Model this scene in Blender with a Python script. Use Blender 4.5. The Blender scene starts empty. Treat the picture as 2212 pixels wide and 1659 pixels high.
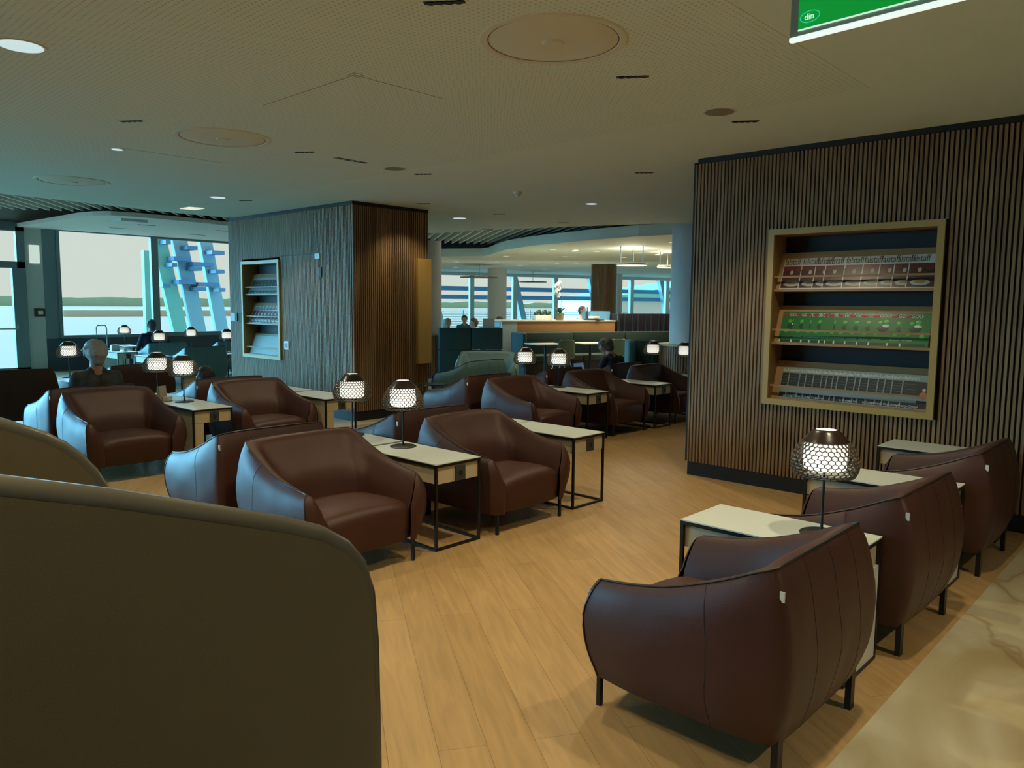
import bpy, bmesh, math, random
from mathutils import Vector, Matrix, noise
random.seed(7)
S = bpy.context.scene
COL = S.collection
PI = math.pi
# ---------------------------------------------------------------- camera
F, YAW, PITCH, ROLL, EYE = 1660.63, -0.751874495, 0.102655096, -0.00922486725, 1.6
def cam_axes():
    cy, sy, cp, sp, cr, sr = math.cos(YAW), math.sin(YAW), math.cos(PITCH), math.sin(PITCH), math.cos(ROLL), math.sin(ROLL)
    fwd = Vector((sy*cp, cy*cp, -sp)); right = Vector((cy, -sy, 0)); down = fwd.cross(right)
    return cr*right+sr*down, -sr*right+cr*down, fwd
CR, CD, CF = cam_axes()
cam = bpy.data.cameras.new('camera'); camo = bpy.data.objects.new('camera', cam); COL.objects.link(camo)
cam.sensor_width = 36; cam.sensor_fit = 'HORIZONTAL'; cam.lens = F/2212*36; cam.clip_end = 900; cam.clip_start = .02
m = Matrix((CR, -CD, -CF)).transposed().to_4x4(); m.translation = (0, 0, EYE); camo.matrix_world = m
S.camera = camo
def ray(px, py): return CR*(px-1106)+CD*(py-829.5)+CF*F
def at(px, py, z):
    d = ray(px, py); t = (z-EYE)/d.z; return Vector((0, 0, EYE))+d*t
# ---------------------------------------------------------------- sky, stand-in suns, lamps
W = bpy.data.worlds.new('sky'); S.world = W; W.use_nodes = True
wn = W.node_tree.nodes; wl = W.node_tree.links
bg = wn['Background']; bg.inputs[1].default_value = 1.0
tc = wn.new('ShaderNodeTexCoord'); sx = wn.new('ShaderNodeSeparateXYZ'); rp = wn.new('ShaderNodeValToRGB')
wl.new(tc.outputs['Generated'], sx.inputs[0]); wl.new(sx.outputs[2], rp.inputs[0]); wl.new(rp.outputs[0], bg.inputs[0])
rp.color_ramp.elements[0].position = 0.0; rp.color_ramp.elements[0].color = (.73, .76, .71, 1)
rp.color_ramp.elements[1].position = .35; rp.color_ramp.elements[1].color = (.73, .76, .745, 1)
def lamp(kind, name, loc, direction, power, color, **k):
    L = bpy.data.lights.new(name, kind); o = bpy.data.objects.new(name, L); COL.objects.link(o)
    o.location = loc; o.rotation_euler = Vector(direction).to_track_quat('-Z', 'Y').to_euler()
    L.energy = power; L.color = color
    for a, b in k.items(): setattr(L, a, b)
    return o
lamp('SUN', 'sun', (-20, -20, 8), (.77, .64, -.06), 31.0, (.17, .60, 1.0), angle=math.radians(85))  # wide blue sun lamp standing in for overcast daylight through the unseen windows
lamp('SUN', 'sun', (-30, 3, 8), (1.0, .05, -.08), 10.0, (.28, .70, 1.0), angle=math.radians(85))  # second sun lamp, added as window daylight for the left zone
S.view_settings.view_transform = 'Standard'; S.view_settings.look = 'None'
S.view_settings.exposure = 0.0; S.view_settings.gamma = 1.0; S.view_settings.use_curve_mapping = False
# ---------------------------------------------------------------- materials
MT = {}
def mat(name, color, rough=.5, metal=0, noise_s=0, noise_a=0, bump_s=0, bump_a=0, emit=0, spec=.5, coat=0):
    if name in MT: return MT[name]
    M = bpy.data.materials.new(name); M.use_nodes = True; n = M.node_tree.nodes; l = M.node_tree.links
    b = n['Principled BSDF']; c = tuple(color)+(1,)
    b.inputs['Base Color'].default_value = c; b.inputs['Roughness'].default_value = rough
    b.inputs['Metallic'].default_value = metal; b.inputs['Specular IOR Level'].default_value = spec
    b.inputs['Coat Weight'].default_value = coat
    if emit: b.inputs['Emission Color'].default_value = c; b.inputs['Emission Strength'].default_value = emit
    t = n.new('ShaderNodeTexCoord')
    if noise_a:
        x = n.new('ShaderNodeTexNoise'); x.inputs['Scale'].default_value = noise_s; x.inputs['Detail'].default_value = 5
        l.new(t.outputs['Object'], x.inputs['Vector'])
        r = n.new('ShaderNodeMapRange'); r.inputs[3].default_value = 1-noise_a; r.inputs[4].default_value = 1+noise_a
        l.new(x.outputs[0], r.inputs[0])
        v = n.new('ShaderNodeVectorMath'); v.operation = 'SCALE'; v.inputs[0].default_value = color
        l.new(r.outputs[0], v.inputs['Scale']); l.new(v.outputs[0], b.inputs['Base Color'])
    if bump_a:
        x = n.new('ShaderNodeTexNoise'); x.inputs['Scale'].default_value = bump_s; x.inputs['Detail'].default_value = 4
        l.new(t.outputs['Object'], x.inputs['Vector'])
        u = n.new('ShaderNodeBump'); u.inputs['Strength'].default_value = bump_a; u.inputs['Distance'].default_value = .01
        l.new(x.outputs[0], u.inputs['Height']); l.new(u.outputs[0], b.inputs['Normal'])
    MT[name] = M; return M
def nodes(name, rough=.5, spec=.5):
    M = bpy.data.materials.new(name); M.use_nodes = True; MT[name] = M
    b = M.node_tree.nodes['Principled BSDF']; b.inputs['Roughness'].default_value = rough; b.inputs['Specular IOR Level'].default_value = spec
    return M, M.node_tree.nodes, M.node_tree.links, b
LEATHER = mat('maroon_leather', (.058, .021, .014), .44, spec=.33, bump_s=300, bump_a=.12, noise_s=3, noise_a=.12)
TEAL = mat('teal_leather', (.13, .26, .27), .5, bump_s=300, bump_a=.12, noise_s=3, noise_a=.1)
PIPE = mat('dark_piping', (.012, .009, .010), .45)
PIPE_T = mat('dark_teal_piping', (.01, .022, .028), .5)
BLACK = mat('black_metal', (.006, .0065, .006), .4, spec=.4)
BLACKP = mat('black_paint', (.006, .007, .006), .6)
LAM = mat('cream_laminate', (.62, .66, .61), .32, noise_s=60, noise_a=.04)
CREAM = mat('cream_panel', (.50, .42, .27), .5, noise_s=40, noise_a=.05)
SOCK = mat('socket_grey', (.035, .042, .038), .45)
WHITE = mat('white_paint', (.62, .62, .55), .5)
GOLD = mat('gold_frame', (.42, .27, .075), .45, noise_s=200, noise_a=.04)
OAKD = mat('oak_shelf', (.30, .17, .065), .5, noise_s=25, noise_a=.15)
OPAL = mat('lit_opal_glass', (1, .97, .84), .5, emit=1.15)
BRONZE = mat('bronze_plastic', (.030, .014, .009), .25)
HOOD = mat('lamp_lattice', (.14, .11, .075), .25)
FELT = mat('dark_green_upholstery', (.022, .05, .043), .85, noise_s=30, noise_a=.1)
TEALF = mat('teal_upholstery', (.022, .075, .085), .8, noise_s=30, noise_a=.1)
STEEL = mat('brushed_steel', (.35, .38, .38), .3, 1)
OLIVE = mat('olive_brown_leather', (.13, .105, .06), .48, noise_s=6, noise_a=.1, bump_s=260, bump_a=.08)
CEILP = mat('ceiling_paint', (.72, .80, .68), .7, noise_s=2, noise_a=.03)
WALLP = mat('wall_paint', (.48, .50, .47), .7)
GREYP = mat('grey_window_frame', (.15, .20, .22), .5)
NAVY = mat('dark_blue_panel', (.04, .065, .085), .6)
GREYC = mat('column_paint', (.6, .62, .6), .7)
def wood_slats():
    M, n, l, b = nodes('slatted_walnut', .55, .3)
    t = n.new('ShaderNodeTexCoord'); mp = n.new('ShaderNodeMapping'); mp.inputs['Scale'].default_value = (60, 60, 1.2)
    x = n.new('ShaderNodeTexNoise'); x.inputs['Scale'].default_value = 1.0; x.inputs['Detail'].default_value = 6
    r = n.new('ShaderNodeValToRGB'); r.color_ramp.elements[0].position = .3; r.color_ramp.elements[1].position = .75
    r.color_ramp.elements[0].color = (.16, .09, .042, 1); r.color_ramp.elements[1].color = (.36, .23, .115, 1)
    l.new(t.outputs['Object'], mp.inputs[0]); l.new(mp.outputs[0], x.inputs[0]); l.new(x.outputs[0], r.inputs[0]); l.new(r.outputs[0], b.inputs['Base Color'])
    return M
SLAT = wood_slats()
def floor_wood():
    M, n, l, b = nodes('oak_floor', .42, .4)
    t = n.new('ShaderNodeTexCoord'); mp = n.new('ShaderNodeMapping'); mp.inputs['Rotation'].default_value = (0, 0, math.radians(33.5))
    l.new(t.outputs['Object'], mp.inputs[0])
    br = n.new('ShaderNodeTexBrick'); br.inputs['Scale'].default_value = 1; br.inputs['Brick Width'].default_value = 1.9; br.inputs['Row Height'].default_value = .18
    br.inputs['Mortar Size'].default_value = .0012; br.inputs['Color1'].default_value = (.40, .245, .10, 1); br.inputs['Color2'].default_value = (.46, .29, .125, 1)
    br.inputs['Mortar'].default_value = (.22, .13, .055, 1); br.offset = .37
    l.new(mp.outputs[0], br.inputs[0])
    m2 = n.new('ShaderNodeMapping'); m2.inputs['Scale'].default_value = (1.6, 16, 1); l.new(mp.outputs[0], m2.inputs[0])
    x = n.new('ShaderNodeTexNoise'); x.inputs['Scale'].default_value = 1.6; x.inputs['Detail'].default_value = 8; x.inputs['Distortion'].default_value = .8
    l.new(m2.outputs[0], x.inputs[0])
    r = n.new('ShaderNodeMapRange'); r.inputs[1].default_value = .3; r.inputs[2].default_value = .7; r.inputs[3].default_value = .84; r.inputs[4].default_value = 1.1
    l.new(x.outputs[0], r.inputs[0])
    v = n.new('ShaderNodeVectorMath'); v.operation = 'SCALE'; l.new(br.outputs[0], v.inputs[0]); l.new(r.outputs[0], v.inputs['Scale']); l.new(v.outputs[0], b.inputs['Base Color'])
    u = n.new('ShaderNodeBump'); u.inputs['Strength'].default_value = .05; l.new(x.outputs[0], u.inputs['Height']); l.new(u.outputs[0], b.inputs['Normal'])
    return M
def floor_stone():
    M, n, l, b = nodes('veined_stone', .3, .45)
    t = n.new('ShaderNodeTexCoord'); mp = n.new('ShaderNodeMapping'); mp.inputs['Scale'].default_value = (1.0, .45, 1); mp.inputs['Rotation'].default_value = (0, 0, .5)
    l.new(t.outputs['Object'], mp.inputs[0])
    x = n.new('ShaderNodeTexNoise'); x.inputs['Scale'].default_value = 1.1; x.inputs['Detail'].default_value = 4; x.inputs['Distortion'].default_value = .9; x.inputs['Roughness'].default_value = .45
    l.new(mp.outputs[0], x.inputs[0])
    a = n.new('ShaderNodeMath'); a.operation = 'SUBTRACT'; a.inputs[1].default_value = .5; l.new(x.outputs[0], a.inputs[0])
    c = n.new('ShaderNodeMath'); c.operation = 'ABSOLUTE'; l.new(a.outputs[0], c.inputs[0])
    r = n.new('ShaderNodeValToRGB'); e = r.color_ramp.elements; e[0].position = 0; e[0].color = (.36, .28, .16, 1); e[1].position = .012; e[1].color = (.50, .44, .30, 1)
    z = e.new(.05); z.color = (.53, .47, .33, 1); z = e.new(.3); z.color = (.60, .56, .43, 1)
    l.new(c.outputs[0], r.inputs[0])
    x2 = n.new('ShaderNodeTexNoise'); x2.inputs['Scale'].default_value = 2.6; x2.inputs['Detail'].default_value = 6; x2.inputs['Distortion'].default_value = 1.5; l.new(mp.outputs[0], x2.inputs[0])
    r2 = n.new('ShaderNodeValToRGB'); e = r2.color_ramp.elements; e[0].position = .32; e[0].color = (.74, .66, .50, 1); e[1].position = .68; e[1].color = (1.06, 1.07, 1.08, 1)
    mx = n.new('ShaderNodeVectorMath'); mx.operation = 'MULTIPLY'; l.new(x2.outputs[0], r2.inputs[0]); l.new(r.outputs[0], mx.inputs[0]); l.new(r2.outputs[0], mx.inputs[1]); l.new(mx.outputs[0], b.inputs['Base Color'])
    return M
def ceil_perf():
    M, n, l, b = nodes('perforated_ceiling', .75, .3)
    t = n.new('ShaderNodeTexCoord'); s = n.new('ShaderNodeSeparateXYZ'); l.new(t.outputs['Object'], s.inputs[0])
    outs = []
    for k in (0, 1):
        a = n.new('ShaderNodeMath'); a.operation = 'MULTIPLY'; a.inputs[1].default_value = 2*PI/.033; l.new(s.outputs[k], a.inputs[0])
        c = n.new('ShaderNodeMath'); c.operation = 'COSINE'; l.new(a.outputs[0], c.inputs[0]); outs.append(c)
    d = n.new('ShaderNodeMath'); d.operation = 'ADD'; l.new(outs[0].outputs[0], d.inputs[0]); l.new(outs[1].outputs[0], d.inputs[1])
    r = n.new('ShaderNodeValToRGB'); e = r.color_ramp.elements; e[0].position = .55; e[0].color = (.72, .80, .68, 1); e[1].position = .85; e[1].color = (.50, .55, .45, 1)
    q = n.new('ShaderNodeMath'); q.operation = 'MULTIPLY'; q.inputs[1].default_value = .5; l.new(d.outputs[0], q.inputs[0])
    l.new(q.outputs[0], r.inputs[0]); l.new(r.outputs[0], b.inputs['Base Color'])
    return M
def glass():
    M = bpy.data.materials.new('window_glass'); M.use_nodes = True; n = M.node_tree.nodes; l = M.node_tree.links
    n.remove(n['Principled BSDF']); o = n['Material Output']
    t = n.new('ShaderNodeBsdfTransparent'); t.inputs[0].default_value = (.93, .97, .95, 1)
    g = n.new('ShaderNodeBsdfGlossy'); g.inputs[1].default_value = .3; x = n.new('ShaderNodeMixShader'); x.inputs[0].default_value = .012
    l.new(t.outputs[0], x.inputs[1]); l.new(g.outputs[0], x.inputs[2]); l.new(x.outputs[0], o.inputs[0]); return M
GLASS = glass(); PERF = ceil_perf(); OAK = floor_wood(); STONE = floor_stone()
# ---------------------------------------------------------------- builders
class MB:
    def __init__(s): s.v = []; s.f = []; s.mi = []; s.cur = 0
    def add(s, vs, fs):
        o = len(s.v); s.v += [tuple(p) for p in vs]; s.f += [tuple(i+o for i in f) for f in fs]; s.mi += [s.cur]*len(fs); return s
    def box(s, x0, x1, y0, y1, z0, z1, M=None):
        p = [Vector((x, y, z)) for x in (x0, x1) for y in (y0, y1) for z in (z0, z1)]
        if M: p = [M@q for q in p]
        return s.add(p, [(0, 1, 3, 2), (4, 6, 7, 5), (0, 4, 5, 1), (2, 3, 7, 6), (0, 2, 6, 4), (1, 5, 7, 3)])
    def rbox(s, x0, x1, y0, y1, z0, z1, r, M=None, seg=3):
        bm = bmesh.new(); bmesh.ops.create_cube(bm, size=1)
        for v in bm.verts: v.co = Vector((x0+(v.co.x+.5)*(x1-x0), y0+(v.co.y+.5)*(y1-y0), z0+(v.co.z+.5)*(z1-z0)))
        bmesh.ops.bevel(bm, geom=bm.edges[:], offset=r, segments=seg, affect='EDGES', profile=.5)
        bm.verts.index_update(); vs = [v.co.copy() for v in bm.verts]; fs = [[v.index for v in f.verts] for f in bm.faces]; bm.free()
        if M: vs = [M@q for q in vs]
        return s.add(vs, fs)
    def tube(s, pts, r, n=8, closed=False):
        pts = [Vector(p) for p in pts]; R = r if isinstance(r, (list, tuple)) else [r]*len(pts); vs = []; N = len(pts)
        up = Vector((0, 0, 1))
        for i, p in enumerate(pts):
            a = pts[i-1] if (i or closed) else pts[0]; b = pts[(i+1) % N] if (i < N-1 or closed) else pts[-1]
            d = (b-a).normalized(); u = d.cross(up)
            if u.length < .05: u = d.cross(Vector((0, 1, 0)))
            u.normalize(); w = d.cross(u)
            vs += [p+R[i]*(u*math.cos(2*PI*k/n)+w*math.sin(2*PI*k/n)) for k in range(n)]
        fs = [(i*n+k, i*n+(k+1) % n, ((i+1) % N)*n+(k+1) % n, ((i+1) % N)*n+k) for i in range(N if closed else N-1) for k in range(n)]
        if not closed: fs += [tuple(range(n-1, -1, -1)), tuple(range((N-1)*n, N*n))]
        return s.add(vs, fs)
    def lathe(s, prof, n=32, c=(0, 0, 0), cap=True):
        vs = [(c[0]+r*math.cos(2*PI*k/n), c[1]+r*math.sin(2*PI*k/n), c[2]+z) for r, z in prof for k in range(n)]
        fs = [(i*n+k, i*n+(k+1) % n, (i+1)*n+(k+1) % n, (i+1)*n+k) for i in range(len(prof)-1) for k in range(n)]
        if cap: fs += [tuple(range(n-1, -1, -1)), tuple(range((len(prof)-1)*n, len(prof)*n))]
        return s.add(vs, fs)
    def prism(s, poly, z0, z1):
        n = len(poly); vs = [(p[0], p[1], z0) for p in poly]+[(p[0], p[1], z1) for p in poly]
        return s.add(vs, [tuple(range(n-1, -1, -1)), tuple(range(n, 2*n))]+[(i, (i+1) % n, n+(i+1) % n, n+i) for i in range(n)])
    def ell(s, c, r, n=16, m=10, M=None):
        vs = [Vector((c[0], c[1], c[2]+r[2]))]
        for i in range(1, m):
            a = PI*i/m
            vs += [Vector((c[0]+r[0]*math.sin(a)*math.cos(2*PI*k/n), c[1]+r[1]*math.sin(a)*math.sin(2*PI*k/n), c[2]+r[2]*math.cos(a))) for k in range(n)]
        vs.append(Vector((c[0], c[1], c[2]-r[2]))); L = len(vs)-1
        fs = [(0, 1+k, 1+(k+1) % n) for k in range(n)]
        fs += [(1+i*n+k, 1+(i+1)*n+k, 1+(i+1)*n+(k+1) % n, 1+i*n+(k+1) % n) for i in range(m-2) for k in range(n)]
        fs += [(1+(m-2)*n+(k+1) % n, 1+(m-2)*n+k, L) for k in range(n)]
        if M: vs = [M@q for q in vs]
        return s.add(vs, fs)
    def build(s, name, mats, parent=None, smooth=0, loc=None):
        me = bpy.data.meshes.new(name); me.from_pydata(s.v, [], s.f); mats = mats if isinstance(mats, (list, tuple)) else [mats]
        for q in mats: me.materials.append(q)
        me.polygons.foreach_set('material_index', s.mi)
        bm = bmesh.new(); bm.from_mesh(me); bmesh.ops.recalc_face_normals(bm, faces=bm.faces[:]); bm.to_mesh(me); bm.free()
        if smooth:
            me.shade_smooth()
            me.set_sharp_from_angle(angle=math.radians(smooth))
        o = bpy.data.objects.new(name, me); COL.objects.link(o)
        if parent: o.parent = parent
        if loc: o.location = loc
        return o
def tag(o, label, cat, group=None, kind=None):
    o['label'] = label; o['category'] = cat
    if group: o['group'] = group
    if kind: o['kind'] = kind
    return o
def struct(o): o['kind'] = 'structure'; return o
def thing(name, label, cat, loc, rot=0, group=None):
    o = bpy.data.objects.new(name, None); COL.objects.link(o); o.location = loc; o.rotation_euler = (0, 0, rot); o.empty_display_size = .1
    return tag(o, label, cat, group)
def kids(o): return [c for c in bpy.data.objects if c.parent == o]
def dup(o, parent=None):
    c = o.copy(); COL.objects.link(c); c.parent = parent
    for k in KIDS.get(o.name) or kids(o): dup(k, c)
    return c
KIDS = {}
USED = set()
def place(proto, label, loc, rot, group=None, scale=None):
    if proto.name in USED: o = dup(proto)
    else: USED.add(proto.name); o = proto
    o.location = loc; o.rotation_euler = (0, 0, rot); o['label'] = label
    if group: o['group'] = group
    if scale: o.scale = scale
    return o
def cr(P, t):      # catmull-rom through list of tuples, t in 0..len-1
    n = len(P)-1; i = min(int(t), n-1); u = t-i
    a, b, c, d = P[max(i-1, 0)], P[i], P[i+1], P[min(i+2, n)]
    return [.5*((2*b[k])+(-a[k]+c[k])*u+(2*a[k]-5*b[k]+4*c[k]-d[k])*u*u+(-a[k]+3*b[k]-3*c[k]+d[k])*u**3) for k in range(len(b))]
def text_mesh(body, size, ext=.0006):
    c = bpy.data.curves.new('lettering', 'FONT'); c.body = body; c.size = size; c.extrude = ext; c.align_x = 'LEFT'
    o = bpy.data.objects.new('lettering', c); COL.objects.link(o)
    me = bpy.data.meshes.new_from_object(o.evaluated_get(bpy.context.evaluated_depsgraph_get()))
    bpy.data.objects.remove(o); bpy.data.curves.remove(c); return me
#__PARTS__
# ---------------------------------------------------------------- room shell
FX = -8.35
MB().box(FX, -.921, -6, 30, -.1, 0).build('floor', OAK).update_tag()
struct(bpy.data.objects['floor'])
struct(MB().box(-.921, 6, -6, 30, -.1, 0).box(-19.6, FX, -6, 16, -.1, 0).prism([(-19.6, 16), (-19.6, 12.4), (-29.6, 24), (-20, 48), (-8.35, 48), (-8.35, 16)], -.1, 0).build('floor', STONE))
# main ceiling: a large slab with a soft curved rim
rim = [(-11.55, -6), (-11.6, 2.8), (-11.68, 3.6), (-11.85, 4.5), (-11.93, 5.3), (-11.9, 6.3), (-11.85, 8), (-11.6, 9.6), (-11.2, 9.92), (-10.3, 10.02), (-8.7, 10.42), (-7.2, 10.95), (-5, 11.75), (-2, 12.8), (6, 15), (6, -6)]
struct(MB().prism(rim, 2.95, 3.03).build('ceiling', CEILP))
struct(MB().prism([(-11.5, -5.9), (-11.5, 5.08), (-1.75, 5.08), (-1.75, -5.9)], 2.9485, 2.95).build('ceiling', PERF))
struct(MB().prism([(-19.6, -6), (-19.6, 12.4), (-29.9, 24), (-20, 48), (6, 48), (6, -6)], 3.85, 3.9).build('ceiling', BLACKP))
# baffles in the dark void (heading 125 degrees)
b = MB(); U = Vector((math.sin(math.radians(125)), math.cos(math.radians(125)), 0)); V = Vector((-U.y, U.x, 0))
for i in range(-6, 128):
    c = Vector((-23, 0, 0))+V*(i*.205-2)
    Mx = Matrix.Translation(c) @ Matrix.Rotation(math.atan2(U.y, U.x), 4, 'Z')
    b.box(-3 if i > 50 else 2.5, 24, -.016, .016, 3.30, 3.44, Mx)
BAF = mat('grey_baffle', (.66, .66, .58), .6)
struct(b.build('ceiling', BAF))
# left window cloud (soffit)
p = [at(66, 487, 3.19), at(124, 476, 3.19), at(170, 468, 3.19), at(200, 465.5, 3.19), at(240, 465, 3.19), at(300, 469, 3.19), at(400, 478, 3.19), at(480, 486, 3.19)]
poly = [(q.x, q.y) for q in p]; poly[0] = (-19.55, poly[0][1]-.1)
e = p[-1]; poly += [(e.x-.2, 12.0), (-19.55, 12.0)]
SOFF = mat('soffit_paint', (.74, .80, .78), .7)
struct(MB().prism(poly, 3.19, 3.27).build('ceiling', mat('cloud_paint', (.78, .78, .73), .75)))
# far soffits
q = [at(951, 554, 2.95), at(1040, 553.5, 2.95), at(1056, 551.5, 2.95), at(1070, 546, 2.95), at(1090, 540, 2.95), at(1140, 532, 2.95), at(1200, 526, 2.95), at(1300, 516.5, 2.95), at(1380, 510.5, 2.95), at(1460, 506.5, 2.95)]
poly = [(a.x, a.y) for a in q]
P0 = q[0]; P1 = q[-1]
poly2 = [at(880, 555, 2.95)[:2]]+poly+[(P1.x+8, P1.y+2.5), (P1.x+8, 24), (-8, 24), at(1460, 566, 2.95)[:2], at(1200, 563, 2.95)[:2], at(880, 561, 2.95)[:2]]
struct(MB().prism([tuple(a[:2]) for a in poly2], 2.95, 3.17).build('ceiling', CEILP))
H22 = Vector((math.sin(math.radians(22)), math.cos(math.radians(22)), 0)); N22 = Vector((H22.y, -H22.x, 0))
W0 = Vector((-25.94, 30.98, 0))
M22 = Matrix.Translation(W0) @ Matrix.Rotation(math.atan2(H22.y, H22.x), 4, 'Z')    # local x along the far glazing, -y towards the room
def far(x, y, z=0): return M22 @ Vector((x, y, z))
B = MB(); B.cur = 0
c4 = [far(-7.6, .4), far(34, .4), far(34, -17), at(1470, 558, 2.95), at(1200, 557.5, 2.95), at(880, 557.5, 2.95)]
struct(MB().prism([(v.x, v.y) for v in c4], 3.175, 3.2).build('ceiling', SOFF))
# ------------- slatted wall on the right with a magazine niche
RX0, RX1, RZ0, RZ1 = -2.985, -1.617, .757, 2.264
def slat_wall(name, L, holes, ztop=2.9, zbot=.13, pitch=.034, w=.020, d=.022):
    b = MB(); n = int(L/pitch)
    for i in range(n):
        x = i*pitch+.004; segs = [(zbot, ztop)]
        for (hx0, hx1, hz0, hz1) in holes:
            if x+w > hx0 and x < hx1: segs = [(zbot, hz0), (hz1, ztop)]
        for a, c in segs: b.box(x, x+w, -d, 0, a, c)
    return b
rw = slat_wall('w', 5.2, [(RX0+3.737, RX1+3.737, RZ0, RZ1)])
o = struct(rw.build('wall_right', SLAT)); o.location = (-3.737, 6.464, 0)
b = MB()
for x0, x1, z0, z1 in ((-3.72, RX0, 0, 2.95), (RX1, 1.5, 0, 2.95), (RX0, RX1, 0, RZ0), (RX0, RX1, RZ1, 2.95)): b.box(x0, x1, 6.466, 6.75, z0, z1)
b.box(-3.70, 1.5, 6.76, 8.6, 0, 2.95).box(-3.745, -3.725, 6.442, 8.6, .13, 2.915)
struct(b.build('wall_right', mat('wall_backing', (.012, .010, .008), .7)))
struct(MB().box(-3.721, 1.5, 6.448, 6.464, 0, .128).build('baseboard_right', BLACKP))
struct(MB().box(-3.68, 1.5, 6.448, 6.464, 2.905, 2.95).build('trim_2', BLACKP))
struct(MB().box(1.5, 6, 6.46, 6.7, 0, 2.95).build('wall_right', WALLP))
# ------------- service core clad in slats
CX, CY0, CY1, CXL = -8.62, 6.092, 7.43, -12.05
LX0, LX1 = -11.615, -10.46
dl = (1.59, 2.66)
b = slat_wall('w', CX-CXL, [(LX0-CXL, LX1-CXL, .735, 2.275)])
o = struct(b.build('wall_core', SLAT)); o.location = (CXL, CY0+.022, 0)
b = slat_wall('w', CY1-CY0, [])
o = struct(b.build('wall_core', SLAT)); o.rotation_euler = (0, 0, PI/2); o.location = (CX-.022, CY0, 0)
b = MB()
for x0, x1, z0, z1 in ((CXL, LX0, 0, 2.95), (LX1, CX-.03, 0, 2.95), (LX0, LX1, 0, .735), (LX0, LX1, 2.275, 2.95)): b.box(x0, x1, CY0+.024, CY0+.3, z0, z1)
b.box(CXL, CX-.03, CY0+.31, CY1-.02, 0, 2.95)
struct(b.build('wall_core', MT['wall_backing']))
struct(MB().box(CXL, CX-.01, CY0+.008, CY0+.022, 0, .128).box(CX-.022, CX-.008, CY0+.01, CY1-.01, 0, .128).build('baseboard_core', BLACKP))
struct(MB().box(CXL, CX-.01, CY0+.008, CY0+.022, 2.905, 2.95).box(CX-.022, CX-.008, CY0+.01, CY1-.01, 2.905, 2.95).build('trim_3', BLACKP))
# concealed door in the slats: fine dark joint, closer plate, lock slot, card reader, socket, switch
dr = MB()
for a in ((-10.44, -9.39, 2.285, 2.292), (-9.394, -9.387, .14, 2.292)): dr.box(a[0], a[1], CY0-.004, CY0+.002, a[2], a[3])
o = struct(dr.build('door_1', BLACKP))
struct(MB().box(-9.52, -9.40, CY0-.008, CY0+.002, 2.215, 2.29).build('door_1', WHITE)).parent = o
hd_ = MB().rbox(-9.425, -9.352, CY0-.012, CY0+.002, 1.96, 2.10, .004).build('door_lock', BLACKP, o)
t = MB().rbox(-12.0, -11.8, CY0-.015, CY0, 1.29, 1.43, .006).build('card_reader', mat('reader_grey', (.3, .36, .38), .5)); tag(t, 'grey card reader with a dark pad on the slatted core beside the magazine niche', 'card reader')
MB().rbox(-11.86, -11.79, CY0-.019, CY0-.012, 1.30, 1.42, .003).build('keypad', BLACKP, t)
t = MB().rbox(-10.37, -10.25, CY0-.014, CY0, .90, 1.03, .006).build('wall_switch', WHITE); tag(t, 'white wall socket plate low on the slatted core right of the magazine niche', 'socket')
MB().lathe([(.001, 0), (.035, 0), (.035, .006), (.001, .006)], 20).build('socket_ring', GREYP, t).matrix_local = Matrix.Translation((-10.31, CY0-.013, .965)) @ Matrix.Rotation(PI/2, 4, 'X')
t = MB().rbox(CX-.002, CX+.055, 7.175, 7.425, .737, 2.247, .004).build('gold_panel', GOLD); tag(t, 'tall plain gold panel fixed at the right edge of the slatted core', 'panel')
# ------------- left glazing wall x = -19.6
XW = -19.6
def fr(b, y0, y1, z0, z1, x0=XW-.10, x1=XW+.05): return b.box(x0, x1, y0, y1, z0, z1)
b = MB(); fr(b, 5.15, 5.50, 0, 3.85); fr(b, 5.50, 12.4, 3.24, 3.85); fr(b, 10.05, 12.4, 0, 3.85); fr(b, -6, 5.15, 3.3, 3.85)
struct(b.build('wall_left', WALLP))
struct(fr(MB(), 5.50, 10.05, 0, .74).build('wall_left', NAVY))
def window(n, y0, y1, z0, z1, t=.07, x=XW, fm=GREYP, mids=()):
    f = MB(); a, c = x-.04, x+.08
    f.box(a, c, y0, y0+t, z0, z1).box(a, c, y1-t, y1, z0, z1).box(a, c, y0+t, y1-t, z0, z0+t).box(a, c, y0+t, y1-t, z1-t, z1)
    for zz in mids: f.box(a, c, y0+t, y1-t, zz-t/2, zz+t/2)
    o = struct(f.build('window_%d' % n, fm)); MB().box(x, x+.012, y0+t, y1-t, z0+t, z1-t).build('window_pane', GLASS, o); return o
window(1, 5.78, 7.94, .74, 3.24); window(2, 7.94, 10.05, .74, 3.24, .10)
struct(fr(MB(), 5.50, 5.78, .74, 3.24).build('trim_4', GREYP))
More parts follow.
